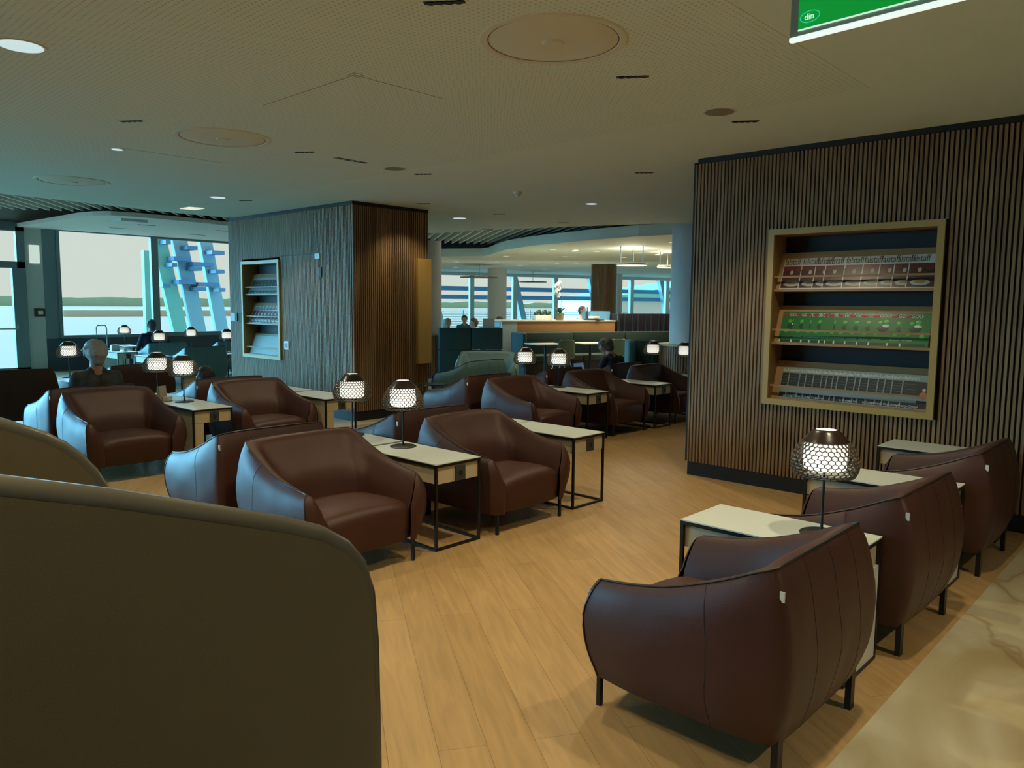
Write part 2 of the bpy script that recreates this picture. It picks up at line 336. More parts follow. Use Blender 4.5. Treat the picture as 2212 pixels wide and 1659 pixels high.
# glazed door at the left with transom and push bar
f = MB(); y0, y1 = 3.6, 5.15
for a, c, z0, z1 in ((y0, y0+.1, 0, 3.2), (y1-.16, y1, 0, 3.2), (y0, y1, 3.1, 3.3), (y0, y1, 2.30, 2.44), (y0+.1, y0+.2, 0, 2.3), (y1-.26, y1-.16, 0, 2.3), (y0, y1, 0, .12)): f.box(XW-.04, XW+.1, a, c, z0, z1)
d1 = struct(f.build('door_2', GREYP)); MB().box(XW, XW+.012, y0+.1, y1-.16, .12, 3.1).build('door_pane', GLASS, d1)
MB().tube([(XW+.16, y0+.2, .98), (XW+.16, y1-.22, .98)], .018).tube([(XW+.16, y1-.22, .98), (XW+.1, y1-.20, 1.1)], .015).build('push_bar', STEEL, d1)
for i in range(5): window(3+i, 3.6-1.9*(i+1), 3.6-1.9*i, .05, 3.3)
for i in range(4):
    w_ = window(8+i, 0, 2.0, .05, 3.85); w_.rotation_euler = (0, 0, PI/2); w_.location = (-11.6-2*i, 0, 0)
    w_.matrix_world = Matrix.Translation((-11.6-2.0*i, -6, 0)) @ Matrix.Rotation(PI/2, 4, 'Z') @ Matrix.Translation((-XW, 0, 0))
struct(MB().box(-11.55, 6.2, -6.2, -6, 0, 3.85).build('wall_back', mat('dark_wall', (.06, .055, .045), .8))); struct(MB().box(6, 6.2, -6, 30, 0, 3.85).build('wall_side', WALLP))  # unseen back wall, kept dark so little light reaches the near armchairs
t = MB().rbox(XW+.05, XW+.09, 5.24, 5.44, 2.42, 2.82, .01).build('emergency_light', mat('lit_sign_white', (.85, .92, .82), .5, emit=.55)); tag(t, 'white lit safety sign on the grey wall right of the glazed door', 'sign')
t = MB().rbox(XW+.05, XW+.085, 5.28, 5.50, 1.24, 1.42, .008).build('alarm_button', mat('dark_red', (.08, .02, .02), .5)); tag(t, 'small dark red call point on the grey wall below the lit sign', 'alarm button')
MB().box(XW+.085, XW+.09, 5.35, 5.45, 1.29, 1.37).build('button_plate', WHITE, t)
# ------------- far glazing: mullions, outer louvres
f = MB()
for i in range(-3, 13): f.box(i*2.35-.11, i*2.35+.11, -.1, .12, 0, 3.17)
f.box(-7.5, 29, -.12, .12, 3.02, 3.17).box(-7.5, 29, -.1, .1, .0, .35)
o = struct(f.build('window_14', mat('pale_mullion', (.50, .60, .60), .5))); o.matrix_world = M22
MB().box(-7.5, 29, -.01, .01, .35, 3.02).build('window_pane', GLASS, o)
# ------------- columns
struct(MB().lathe([(.46, 0), (.46, 2.95)], 48, (-6.75, 11.86, 0)).build('wall_column', GREYC))
def slat_drum(name, c, r, z0, z1, n=80):
    b = MB()
    for k in range(n):
        Mx = Matrix.Translation(c) @ Matrix.Rotation(2*PI*k/n, 4, 'Z'); b.box(r-.03, r, -.6*PI*r/n, .6*PI*r/n, z0, z1, Mx)
    b.lathe([(r-.035, z0), (r-.035, z1)], 48, c)
    return b
def drum(c, r, z1, label):
    o = slat_drum('s', c, r, .02, z1).build('slatted_column_base', mat('pale_slat', (.27, .17, .08), .5)); tag(o, label, 'column base')
    MB().lathe([(r+.02, z1), (r+.02, z1+.03)], 48, c).build('ledge', CREAM, o)
drum((-6.75, 11.86, 0), .62, .93, 'round slatted wooden base ring around the column right of the lounge')
a = at(929, 716, .93)
struct(MB().lathe([(.42, 0), (.42, 2.95)], 40, (-13.03, 11.03, 0)).build('wall_column', GREYC)); drum((-13.03, 11.03, 0), .5, .93, 'slatted wooden base ring of the grey column behind the gold panel')

v0, v1 = Vector((-19.6, 12.4, 0)), far(-7.5, 0)
struct(MB().prism([(v0.x, v0.y), (v1.x, v1.y), (v1.x+.2, v1.y-.1), (v0.x+.2, v0.y-.1)], 0, 3.85).build('wall_far', WALLP))
# ---------------------------------------------------------------- leather armchair (faces +x, origin between the legs)
def make_chair(name, label, cat, leather, pipe, tagged=False):
    t = thing(name, label, cat, (0, 0, 0))
    # each level: keys along half the shell from the front of the arm to the middle of the back: (x, y, z)
    top = [(.33, .395, .545), (.18, .405, .565), (.02, .405, .60), (-.16, .40, .665), (-.29, .396, .725), (-.352, .385, .748), (-.365, .33, .757), (-.37, .16, .762), (-.372, 0, .762)]
    m3 = [(.355, .420, .50), (.18, .436, .515), (.0, .441, .54), (-.18, .445, .585), (-.33, .425, .63), (-.396, .402, .65), (-.404, .34, .655), (-.408, .16, .66), (-.41, 0, .66)]
    m2 = [(.385, .432, .40), (.18, .456, .40), (.0, .462, .41), (-.2, .455, .42), (-.36, .44, .44), (-.425, .412, .45), (-.438, .35, .45), (-.442, .16, .45), (-.445, 0, .45)]
    m1 = [(.375, .425, .26), (.18, .443, .26), (.0, .447, .26), (-.2, .452, .26), (-.35, .425, .27), (-.41, .40, .27), (-.422, .34, .27), (-.428, .16, .27), (-.43, 0, .27)]
    bt = [(.345, .385, .145), (.18, .40, .14), (.0, .40, .14), (-.2, .40, .14), (-.33, .385, .14), (-.37, .36, .14), (-.38, .30, .14), (-.385, .15, .14), (-.385, 0, .14)]
    i1 = [(.35, .375, .535), (.18, .375, .56), (.02, .372, .595), (-.14, .36, .655), (-.26, .345, .71), (-.30, .32, .734), (-.312, .27, .748), (-.32, .14, .754), (-.322, 0, .754)]
    i2 = [(.365, .345, .48), (.18, .34, .50), (.02, .335, .53), (-.10, .325, .57), (-.19, .31, .62), (-.235, .285, .64), (-.25, .22, .65), (-.26, .11, .655), (-.262, 0, .655)]
    i3 = [(.375, .315, .40), (.2, .305, .41), (.06, .30, .43), (-.04, .295, .46), (-.10, .275, .49), (-.135, .25, .50), (-.155, .19, .51), (-.165, .1, .515), (-.168, 0, .515)]
    i4 = [(.375, .290, .30), (.2, .29, .30), (.06, .285, .31), (-.04, .28, .32), (-.08, .26, .33), (-.10, .24, .33), (-.115, .18, .33), (-.12, .1, .33), (-.12, 0, .33)]
    lv = [bt, m1, m2, m3, top, i1, i2, i3, i4]; NT = 26; b = MB(); rows = []
    def wr(x, y, z, k):
        q = noise.noise(Vector((x*6, y*6, z*6)))*.007+noise.noise(Vector((x*17, y*17, z*5)))*.003
        return q if k not in (4, 5, 0) else 0
    for k, L in enumerate(lv):
        h = [cr(L, (len(L)-1)*i/NT) for i in range(NT+1)]
        rows.append([Vector(p) for p in h]+[Vector((p[0], -p[1], p[2])) for p in h[-2::-1]])
    # densify between levels
    dens = []
    for k in range(len(lv)-1):
        for s in range(3):
            if k == 3 or k == 4: pass
            row = []
            for i in range(len(rows[0])):
                K = [rows[max(k-1, 0)] if k != 4 else rows[4], rows[k], rows[k+1], rows[min(k+2, len(lv)-1)] if k != 3 else rows[4]]
                P = [tuple(r[i]) for r in K]; p = Vector(cr(P, 1+s/3)); p += Vector((0, 1 if p.y > 0 else -1, 0))*0 
                n = Vector((p.x+.0, p.y, 0)).normalized(); row.append(p+n*wr(p.x, p.y, p.z, k+(s > 0)*.5))
            dens.append(row)
    dens.append(rows[-1]); n = len(rows[0]); vs = [p for r in dens for p in r]
    b.add(vs, [(j*n+i, j*n+i+1, (j+1)*n+i+1, (j+1)*n+i) for j in range(len(dens)-1) for i in range(n-1)])
    # front faces of the arms
    for sgn, ix in ((1, 0), (-1, n-1)):
        outer = [dens[j][ix] for j in range(0, 13)]; inner = []
        for p in outer:
            if p.z < .40: q = Vector((.385+.01*math.sin((p.z-.145)/.25*PI), sgn*.293, p.z))
            else:
                cand = [dens[j][ix] for j in range(12, len(dens))]; q = min(cand, key=lambda c: abs(c.z-p.z)).copy()
            inner.append(q)
        C = []
        for o_, i_ in zip(outer, inner):
            w = min(1, (o_-i_).length/.1); C.append([o_.lerp(i_, u)+Vector((.032*math.sin(PI*min(1, u*.9))*w, 0, 0)) for u in (0, .2, .4, .6, .8, 1)])
        vs = [p for r in C for p in r]; b.add(vs, [(j*6+i, j*6+i+1, (j+1)*6+i+1, (j+1)*6+i) for j in range(12) for i in range(5)])
    # underside
    und = [p for p in dens[0]]; b.add(und+[Vector((.3, 0, .15))], [(i, i+1, len(und)) for i in range(len(und)-1)])
    b.build('shell', leather, t, 58)
    # seat cushion
    s = MB(); N = 14; Mm = 16; g = []
    prof = [(-.14, .36), (-.05, .385), (.1, .396), (.25, .398), (.335, .392), (.372, .375), (.392, .345), (.398, .30), (.396, .24), (.388, .18), (.375, .147), (.30, .14), (-.1, .14)]
    for x, z in prof:
        r = []
        for k in range(N+1):
            y = -.300+.600*k/N; e = 1-abs(2*k/N-1)**5; ff = .016*(1-(2*k/N-1)**2)
            zz = z+(ff if z > .2 else 0)-.02*(1-e)*(z > .3); r.append(Vector((x+.014*(1-(2*k/N-1)**2)*(x > .3)-.02*(1-e)*(x > .3), y, zz)))
        g += r
    s.add(g, [(j*(N+1)+i, j*(N+1)+i+1, (j+1)*(N+1)+i+1, (j+1)*(N+1)+i) for j in range(len(prof)-1) for i in range(N)])
    s.build('seat', leather, t, 60)
    # piping along the rim and down the front edges
    edge = [dens[j][0] for j in range(0, 13)]+list(rows[4])[1:]+[dens[j][n-1] for j in range(11, -1, -1)]
    MB().tube(edge, .0045, 6).build('piping', pipe, t, 60)
    # stitched seams
    for ix in (9, n-10, NT-4, NT, NT+4): MB().tube([dens[j][ix] for j in range(0, 13)], .0013, 5).build('seam', pipe, t, 60)
    for x, y, w, d_ in ((.365, .34, .009, .010), (.365, -.34, .009, .010), (-.372, .34, .012, .020), (-.372, -.34, .012, .020)):
        MB().box(x-w, x+w, y-d_, y+d_, 0, .16).build('leg', BLACK, t)
    if tagged or True:
        for sg in (1,): MB().box(-.401, -.385, sg*.402-.003, sg*.402+.003, .655, .69).build('maker_tag', WHITE, t)
    return t
CH = make_chair('armchair', 'x', 'armchair', LEATHER, PIPE)
TC = make_chair('armchair', 'x', 'armchair', TEAL, PIPE_T)
GM, GT = 'maroon leather armchairs', 'teal leather armchairs'
KIDS[CH.name] = kids(CH); KIDS[TC.name] = kids(TC)
chairs = [
 (-1.385, 2.745, PI, 'nearest maroon armchair, seen from behind at lower right beside the stone floor'),
 (-1.385, 4.08, PI-.02, 'maroon armchair seen from behind, middle of the three along the stone floor'),
 (-1.385, 5.55, PI, 'maroon leather armchair seen from behind, closest to the slatted wall on the right'),
 (-4.01, 2.665, 0, 'large maroon armchair facing right, between the olive high-backed chair and the central lamp'),
 (-4.01, 4.10, 0, 'maroon armchair facing right, between the table with the lamp and the bare white table'),
 (-5.065, 2.665, PI, 'maroon armchair facing left, back to back with the front central armchair'),
 (-5.065, 4.10, PI, 'maroon armchair facing left, mostly hidden behind the lamp table in the central island'),
 (-5.83, 6.58, 0, 'maroon armchair facing right at the near end of the rear island'),
 (-5.83, 8.01, 0, 'maroon armchair facing right, middle of the rear island in front of the laptop man'),
 (-5.83, 9.45, 0, 'wrinkled maroon armchair facing right, cut off by the slatted wall edge'),
 (-6.885, 6.58, PI, 'maroon armchair facing left with bluish side at the near end of the rear island'),
 (-6.885, 8.01, PI, 'maroon armchair facing left behind the rear island lamp'),
 (-6.885, 9.45, PI, 'maroon armchair in which the man with the laptop sits'),
 (-7.51, 2.70, 0, 'maroon armchair facing right at the left, directly in front of the grey-haired man'),
 (-7.51, 4.13, 0, 'maroon armchair facing right below the slatted core, with a dark-haired head behind it'),
 (-8.565, 2.70, PI, 'maroon armchair facing left in which the grey-haired man sits'),
 (-8.565, 4.13, PI, 'maroon armchair facing left in which the dark-haired dozing person sits'),
 (-11.05, 2.68, PI, 'maroon armchair seen from behind at the left picture edge under the glazed door'),
 (-11.05, 4.13, PI, 'maroon armchair seen from behind, right of the grey-haired man'),
]
for x, y, r, l in chairs: place(CH, l, (x, y, 0), r, GM)
teal = [
 (-14.6, 6.68, PI, 1, 'teal armchair seen from behind in front of the left window, nearest teal seat'),
 (-16.45, 6.76, PI, 1, 'teal armchair in which the man in the navy jacket sits, before the left window'),
 (-16.3, 8.15, PI, 1, 'teal armchair partly hidden by the slatted core at its left, draped with a dark coat'),
 (-8.62, 8.25, PI+.06, 1.05, 'teal armchair with its back turned, beside the wire side table'),
 (-9.62, 9.62, -.85, 1.25, 'wide teal armchair turned toward the room behind the one with its back turned'),
]
for x, y, r, s, l in teal: place(TC, l, (x, y, 0), r, GT, (1, s, 1.0))
# ---------------------------------------------------------------- side tables, origin at front-centre; body runs toward -x
def make_table(kind):
    t = thing('side_table', 'x', 'side table', (0, 0, 0))
    w, L, h = .20, .80, .575; r = .0085; b = MB()
    MB().box(-L, 0, -w, w, h-.006, h).build('table_top', LAM, t)
    b.box(-L, 0, -w, w, h-.024, h-.006)
    for x in (-r, -L+r):
        for y in (w-r, -w+r): b.box(x-r, x+r, y-r, y+r, 0, h-.02)
    for y in (w-r, -w+r): b.box(-L, 0, y-r, y+r, 0, .017)
    b.box(-2*r, 0, -w, w, 0, .017); b.box(-L, -L+2*r, -w, w, 0, .017)
    b.build('frame', BLACK, t)
    MB().box(-L+.018, -.010, -w+.018, w-.018, h-.135, h-.024).build('drawer', CREAM, t)
    s = MB().rbox(-.011, .000, -.028, .062, h-.133, h-.034, .003); o = s.build('socket', SOCK, t)
    MB().lathe([(.001, 0), (.017, 0), (.017, .002), (.001, .002)], 20).build('socket_hole', BLACKP, o).matrix_local = Matrix.Translation((.0005, .018, h-.083)) @ Matrix.Rotation(PI/2, 4, 'Y')
    if kind == 'end': MB().box(-L+.004, -L+.02, -w+.017, w-.017, .017, h-.13).build('end_panel', LAM, t)
    if kind == 'side': MB().box(-L+.02, -.012, -w+.018, -w+.11, .017, h-.13).build('side_panel', CREAM, t)
    return t
TA, TB, TD = make_table('open'), make_table('end'), make_table('side')
for k in (TA, TB, TD): KIDS[k.name] = kids(k)
GTab = 'cream side tables with black frames'
tabs = [
 (TA, -3.662, 3.41, 0, 'cream side table with black frame under the central lamp, between the two front armchairs'),
 (TA, -3.682, 4.85, 0, 'bare white-topped side table with open black frame at the right end of the central island'),
 (TD, -5.30, 3.41, PI, 'side table behind the central island carrying the lamp with its pole against the slatted core'),
 (TA, -5.30, 4.85, PI, 'side table hidden behind the second central armchair, only its top corner showing'),
 (TA, -5.45, 7.335, 0, 'side table with the nearer lamp in the rear island'),
 (TA, -5.445, 8.765, 0, 'side table without lamp in the rear island, cut between two armchairs'),
 (TA, -5.445, 10.2, 0, 'side table in the rear island right beside the slatted wall edge'),
 (TA, -7.09, 7.335, PI, 'side table under the farther lamp in the rear island'),
 (TA, -7.09, 8.765, PI, 'side table behind the rear island with nothing visible on it'),
 (TA, -7.09, 10.2, PI, 'side table carrying the lamp right of the laptop man'),
 (TD, -7.17, 3.42, 0, 'side table at the left with lamp, between the two left armchairs'),
 (TD, -7.05, 4.81, 0, 'empty side table with open black frame in front of the slatted core'),
 (TD, -8.80, 3.42, PI, 'side table behind the left lamp table carrying a menu stand'),
 (TD, -8.72, 4.81, PI, 'empty side table behind the one before the slatted core'),
 (TB, -11.52, 3.43, PI, 'side table with lamp right of the leftmost armchair'),
 (TB, -11.52, 4.87, PI, 'small-looking side table between the maroon and teal seats under the window'),
 (TB, -16.35, 6.05, 0, 'side table carrying cups and plates before the left window'),
 (TB, -14.62, 6.02, 0, 'side table under the lamp in front of the man in the navy jacket'),
 (TB, -14.5, 7.45, 0, 'side table half hidden by the left edge of the slatted core'),
 (TB, -16.3, 7.42, 0, 'side table carrying the rightmost lamp before the left window'),
 (TB, -18.4, 6.95, 0, 'side table carrying the lamp farthest left before the window'),
 (TB, -1.885, 3.42, PI, 'nearest cream side table on the right, with a lamp on it'),
 (TB, -1.885, 4.885, PI, 'bare side table between the middle and the far armchair on the right'),
 (TB, -1.885, 6.34-.1, PI, 'bare side table against the slatted wall under the magazine niche'),
]
for p, x, y, r, l in tabs: place(p, l, (x, y, 0), r, GTab)
# ---------------------------------------------------------------- lattice table lamps
def make_lamp():
    t = thing('table_lamp', 'x', 'lamp', (0, 0, 0))
    MB().lathe([(.001, 0), (.094, 0), (.095, .004), (.088, .008), (.012, .012), (.001, .012)], 40, cap=False).build('lamp_base', BLACK, t, 40)
    MB().lathe([(.011, .01), (.007, .03), (.006, .08), (.006, .30)], 12).build('pole', BLACK, t, 40)
    P = [(.047, .482), (.060, .474), (.080, .453), (.100, .430), (.121, .400), (.138, .366), (.145, .335), (.143, .305), (.132, .280), (.126, .272)]
    N = 31; rows = 11; b = MB()
    def sp(u): q = cr(P, 3+u*(len(P)-4)); return q
    def pt(i, u):
        r, z = sp(max(0, min(1, u))); a = 2*PI*i/N; return Vector((r*math.cos(a), r*math.sin(a), z))
    def nrm(i, u):
        r0, z0 = sp(max(0, u-.02)); r1, z1 = sp(min(1, u+.02)); d = Vector((z0-z1, r1-r0)); d.normalize(); a = 2*PI*i/N
        return Vector((d.x*math.cos(a), d.x*math.sin(a), d.y))
    du = 1/rows
    for j in range(rows+1):
        for k in range(N):
            c = k+(.5 if j % 2 else 0); u = (j+.5)*du*.96
            if u > 1: continue
            hexv = [(c, u-du*.66), (c+.5, u-du*.33), (c+.5, u+du*.33), (c, u+du*.66), (c-.5, u+du*.33), (c-.5, u-du*.33)]
            o = [pt(a, e) for a, e in hexv]; ce = pt(c, u); nn = nrm(c, u)
            h = [ce.lerp(q, 0.865) for q in o]; hi = [q-nn*.006 for q in h]; ho = [q+nn*.002 for q in h]
            b.add(o+ho+hi, [(i, (i+1) % 6, 6+(i+1) % 6, 6+i) for i in range(6)]+[(6+i, 6+(i+1) % 6, 12+(i+1) % 6, 12+i) for i in range(6)])
    me = bpy.data.meshes.new('lamp_shade'); me.from_pydata(b.v, [], b.f); me.materials.append(HOOD)
    o = bpy.data.objects.new('lamp_shade', me); COL.objects.link(o); o.parent = t
    ring = [tuple(cr(P, i*.25)) for i in range(13)]
    MB().lathe(ring+[(r-.004, z-.004) for r, z in ring[::-1]], 48, cap=False).build('shade_collar', BRONZE, t, 50)
    MB().lathe([(.001, .296), (.072, .296), (.088, .304), (.092, .32), (.092, .415), (.085, .430), (.05, .455), (.001, .458)], 36, cap=False).build('diffuser', OPAL, t, 50)
    MB().lathe([(.001, .476), (.045, .476), (.045, .480), (.001, .480)], 32, cap=False).build('top_glass', OPAL, t)
    return t
LP = make_lamp(); KIDS[LP.name] = kids(LP)
lamps = [
 (-1.300, 3.463, .575, 'lattice-shaded table lamp lit on the nearest table at the right'),
 (-4.311, 3.466, .575, 'lit lattice lamp on the central table, its round base fully visible'),
 (-4.98, 3.50, .575, 'lit lattice lamp left of the central lamp, before the corner of the slatted core'),
 (-7.828, 3.432, .575, 'lit lattice lamp on the left table, right one of the overlapping pair'),
 (-8.44, 3.42, .575, 'lit lattice lamp of the overlapping pair at the left, next to the menu stand'),
 (-11.36, 3.45, .575, 'lit lattice lamp left of the grey-haired man, on a thin dark pole'),
 (-6.14, 7.42, .575, 'lit lattice lamp on the rear island, right one of two near the teal armchairs'),
 (-6.63, 7.33, .575, 'lit lattice lamp of the rear island right in front of the green bench end'),
 (-6.66, 10.37, .575, 'lit lattice lamp right of the laptop man against the teal screen'),
 (-6.08, 10.35, .575, 'lit lattice lamp touching the edge of the slatted wall'),
 (-14.95, 6.12, .575, 'lit lattice lamp right of the man in the navy jacket'),
 (-16.6, 7.48, .575, 'lit lattice lamp before the slanted outdoor columns'),
 (-18.8, 6.90, .575, 'lit lattice lamp left of the man in the navy jacket, above the cups'),
 (-14.95, 7.47, .575, 'lattice lamp half hidden by the left edge of the slatted core'),
]
for x, y, z, l in lamps: place(LP, l, (x, y, z), 0, 'lattice table lamps')
# ---------------------------------------------------------------- high-backed lounge chair in the near left corner (faces +y)
def wing_chair():
    t = thing('high_backed_chair', 'tall olive-brown high-backed lounge chair with curved wings in the near left corner', 'lounge chair', (0, 0, 0))
    pr_ = [(-.10, 1.395), (.05, 1.385), (.26, 1.345), (.40, 1.302), (.56, 1.247), (.68, 1.205), (.75, 1.175), (.80, 1.14), (.832, 1.10), (.852, 1.04), (.860, .94), (.864, .69), (.862, .4), (.85, .14)]
    pl = [(-.10, 1.395), (.05, 1.385), (.25, 1.37), (.40, 1.33), (.483, 1.30), (.559, 1.263), (.60, 1.235), (.635, 1.20), (.665, 1.16), (.690, 1.11), (.700, 1.05), (.702, .7), (.70, .4), (.69, .14)]
    rim_ = []
    xr, xl = -1.16, -2.10
    for y, z in pr_[::-1]: rim_.append((xr, y, z, 1, 0))
    for a in range(1, 8):
        an = PI/2*a/8; rim_.append((xr-.18+.18*math.cos(an), -.10-.18*math.sin(an), 1.40, math.cos(an), -math.sin(an)))
    for k in range(1, 6): rim_.append((xr-.18-(xr-xl-.36)*k/6, -.28, 1.40, 0, -1))
    for a in range(8, 0, -1):
        an = PI/2*a/8; rim_.append((xl+.18-.18*math.cos(an), -.10-.18*math.sin(an), 1.40, -math.cos(an), -math.sin(an)))
    for y, z in pl: rim_.append((xl, y, z, -1, 0))
    th = .045; b = MB(); n = len(rim_); NZ = 10; outer = []; inner = []
    for j in range(NZ+1):
        for (x, y, z, nx, ny) in rim_:
            zz = .12+(z-.12)*(j/NZ); bul = .012*math.sin(PI*j/NZ)
            outer.append((x+nx*bul, y+ny*bul, zz)); inner.append((x-nx*th, y-ny*th, zz))
    o_ = [(j*n+i, j*n+i+1, (j+1)*n+i+1, (j+1)*n+i) for j in range(NZ) for i in range(n-1)]
    b.add(outer, o_); b.add(inner, o_); b.add([outer[NZ*n+i] for i in range(n)]+[inner[NZ*n+i] for i in range(n)], [(i, i+1, n+i+1, n+i) for i in range(n-1)])
    b.add([outer[i] for i in range(n)]+[inner[i] for i in range(n)], [(i, i+1, n+i+1, n+i) for i in range(n-1)])
    b.build('shell', OLIVE, t, 50)
    MB().tube([(x-nx*th*.5, y-ny*th*.5, z+.004) for (x, y, z, nx, ny) in rim_ if z > .13], .023, 10).build('rim', mat('rim_leather', (.10, .09, .07), .3), t, 60)
    MB().rbox(xl+.06, xr-.06, -.2, .66, .26, .44, .05, seg=4).build('seat', OLIVE, t, 60)
    for x in (xl+.1, xr-.1):
        for y in (-.15, .6): MB().box(x-.015, x+.015, y-.015, y+.015, 0, .26).build('leg', BLACK, t)
wing_chair()
# ---------------------------------------------------------------- ceiling fittings and their light
WARM = (1.0, .86, .56)
def slot(x, y, i, power=150):
    t = thing('slot_spotlight', ['short black slot spotlight in the ceiling', 'x'][0], 'ceiling light', (x, y, 2.95), math.radians(35), 'slot spotlights in the ceiling')
    b = MB(); b.box(-.095, .095, -.021, .021, -.002, .0)
    b.build('housing', BLACKP, t)
    for k in range(4): MB().lathe([(.016, -.002), (.019, -.006), (.012, -.004)], 12, (-.066+.044*k, 0, 0)).build('lens_ring', BLACK, t, 40)
    if power:
        o = lamp('SPOT', 'spot_beam', (x, y, 2.935), (0.02, -.02, -1), power, WARM, spot_size=math.radians(115), spot_blend=.55, shadow_soft_size=.035); o.parent = t
        o.matrix_world = Matrix.Translation((x, y, 2.935)) @ Vector((0.02, -.02, -1)).to_track_quat('-Z', 'Y').to_matrix().to_4x4()
        o.matrix_parent_inverse = (Matrix.Translation((x, y, 2.95)) @ Matrix.Rotation(math.radians(35), 4, 'Z')).inverted()
    return t
SL = [(-2.70, 2.42, 'slot spotlight cut by the top picture edge'), (-2.71, 3.92, 'slot spotlight right of the biggest ceiling dome'), (-2.72, 5.38, 'slot spotlight nearest the top edge of the slatted wall on the right'), (-4.50, 6.75, 'slot spotlight left of the top corner of the right slatted wall'), (-6.30, 5.35, 'slot spotlight above the right end of the slatted core'), (-6.22, 3.89, 'slot spotlight right of the middle ceiling dome'), (-6.17, 2.38, 'slot spotlight left above the middle ceiling dome'), (-8.13, 6.91, 'slot spotlight just right of the top corner of the slatted core'), (-8.14, 8.39, 'slot spotlight right behind the slatted core'), (-9.73, 5.18, 'slot spotlight above the left face of the slatted core'), (-8.17, 9.94, 'slot spotlight close to the far ceiling rim, right one'), (-9.97, 10.0, 'slot spotlight at the far ceiling rim, left one'), (-2.70, .92, 'x'), (-4.5, .92, 'x'), (-.9, 3.4, 'x'), (-.9, .4, 'x'), (1.4, 3.4, 'x')]
for i, (x, y, l) in enumerate(SL):
    if l == 'x': lamp('SPOT', 'spot_beam', (x, y, 2.93), (0, 0, -1), 170 if x > 1 else 85, WARM, spot_size=math.radians(120), spot_blend=.6, shadow_soft_size=.05)
    else: slot(x, y, i, 75 if x > -8 else 40)['label'] = l
GL = mat('lit_downlight', (.75, .95, 1.0), .5, emit=.62); GW = mat('warm_downlight', (1, .93, .75), .5, emit=.7)
def disc(name, x, y, r, mt, label, cat, group=None, z=2.95, lip=.015):
    o = MB().lathe([(.001, -.004), (r, -.004), (r+lip*.3, -.006), (r+lip, -.001), (r+lip, .0)], 32, cap=False).build(name, WHITE, None, 40, (x, y, z))
    MB().lathe([(.001, -.0065), (r*.93, -.0065), (r*.93, -.004), (.001, -.004)], 32, cap=False).build('lens', mt, o)
    return tag(o, label, cat, group)
for x, y, r, mt, l in ((-4.83, 1.31, .115, GL, 'large glowing round downlight at the left picture edge'), (-9.72, 4.79, .10, GL, 'glowing round downlight above the left face of the slatted core'), (-9.02, 8.40, .11, GL, 'glowing round downlight right behind the slatted core'), (-6.37, 8.33, .08, GL, 'small round downlight between core and right wall')):
    disc('downlight', x, y, r, mt, l, 'ceiling light', 'round downlights')
SPK = mat('speaker_grille', (.26, .24, .18), .7)
for x, y, l in ((-2.725, 5.0, 'round grey loudspeaker grille near the right slatted wall'), (-6.27, 4.95, 'round grey loudspeaker grille above the middle of the room')):
    disc('ceiling_speaker', x, y, .105, SPK, l, 'speaker', 'ceiling speakers')
disc('ceiling_sensor', -7.39, 2.72, .05, GL, 'small round sensor beside the thin ceiling joint on the left', 'sensor')
o = MB().lathe([(.001, -.03), (.045, -.03), (.055, -.022), (.06, 0)], 24, cap=False).lathe([(.001, -.05), (.028, -.05), (.03, -.03), (.001, -.03)], 20, cap=False).build('smoke_detector', WHITE, None, 40, (-6.416, 6.93, 2.95)); tag(o, 'white smoke detector hanging from the ceiling between core and right wall', 'smoke detector')
DOME = mat('dome_paint', (.70, .68, .53), .6)
for x, y, l in ((-2.66, 3.13, 'largest round recessed ceiling dome, top centre'), (-6.21, 3.12, 'middle round ceiling dome left of centre'), (-9.73, 3.08, 'faintest round ceiling dome, nearest the left window')):
    o = thing('ceiling_dome', l, 'ceiling diffuser', (x, y, 2.95), 0, 'round ceiling domes')
    MB().lathe([(.335, -.0016), (.345, -.008), (.375, -.008), (.385, -.0016)], 56, cap=False).build('rim', DOME, o, 30)
    MB().lathe([(.001, -.022), (.05, -.021), (.06, -.010), (.16, -.016), (.32, -.005), (.333, -.0016)], 56, cap=False).build('dish', DOME, o, 30)
    MB().lathe([(.333, -.003), (.3375, -.003), (.3375, -.0016), (.333, -.0016)], 56, cap=False).build('joint', mat('joint_brown', (.06, .045, .025), .8), o)
v = thing('ceiling_vent', 'dark slotted air vent in the ceiling above the slatted core', 'air vent', (-6.228, 4.40, 2.9485))
MB().box(-.03, .03, -.18, .18, -.003, 0).build('grille', mat('vent_dark', (.05, .045, .035), .6), v)
for k in range(5): MB().box(-.03, .03, -.172+.082*k, -.168+.082*k, -.006, -.002).build('bar', CEILP, v)
JN = mat('hatch_joint', (.22, .18, .12), .8)
b = MB(); b.box(-4.99, -3.92, 2.800, 2.804, 2.9475, 2.9487).box(-3.923, -3.918, 2.80, 3.5, 2.9475, 2.9487).box(-3.95, -3.89, 2.775, 2.779, 2.9475, 2.9487).box(-3.95, -3.89, 2.84, 2.844, 2.9475, 2.9487).box(-3.95, -3.947, 2.775, 2.844, 2.9475, 2.9487).box(-3.892, -3.889, 2.775, 2.844, 2.9475, 2.9487).box(-7.30, -7.296, 2.73, 3.7, 2.9475, 2.9487)
struct(b.build('trim_5', JN))
def square(px, py, l):
    a = at(px, py, 2.95); o = MB().box(-.16, .16, -.11, .11, -.006, 0).build('square_downlight', GW, None, 0, (a.x, a.y, 2.95)); tag(o, l, 'ceiling light')
square(415, 450, 'bright square downlight near the left ceiling rim')
a = at(275, 476, 3.19); o = MB().box(-.35, .35, -.25, .25, -.05, 0).build('cloud_luminaire', mat('luminaire_grey', (.55, .62, .6), .5), None, 0, (a.x, a.y, 3.19)); tag(o, 'flat rectangular luminaire under the curved soffit by the left window', 'ceiling light')
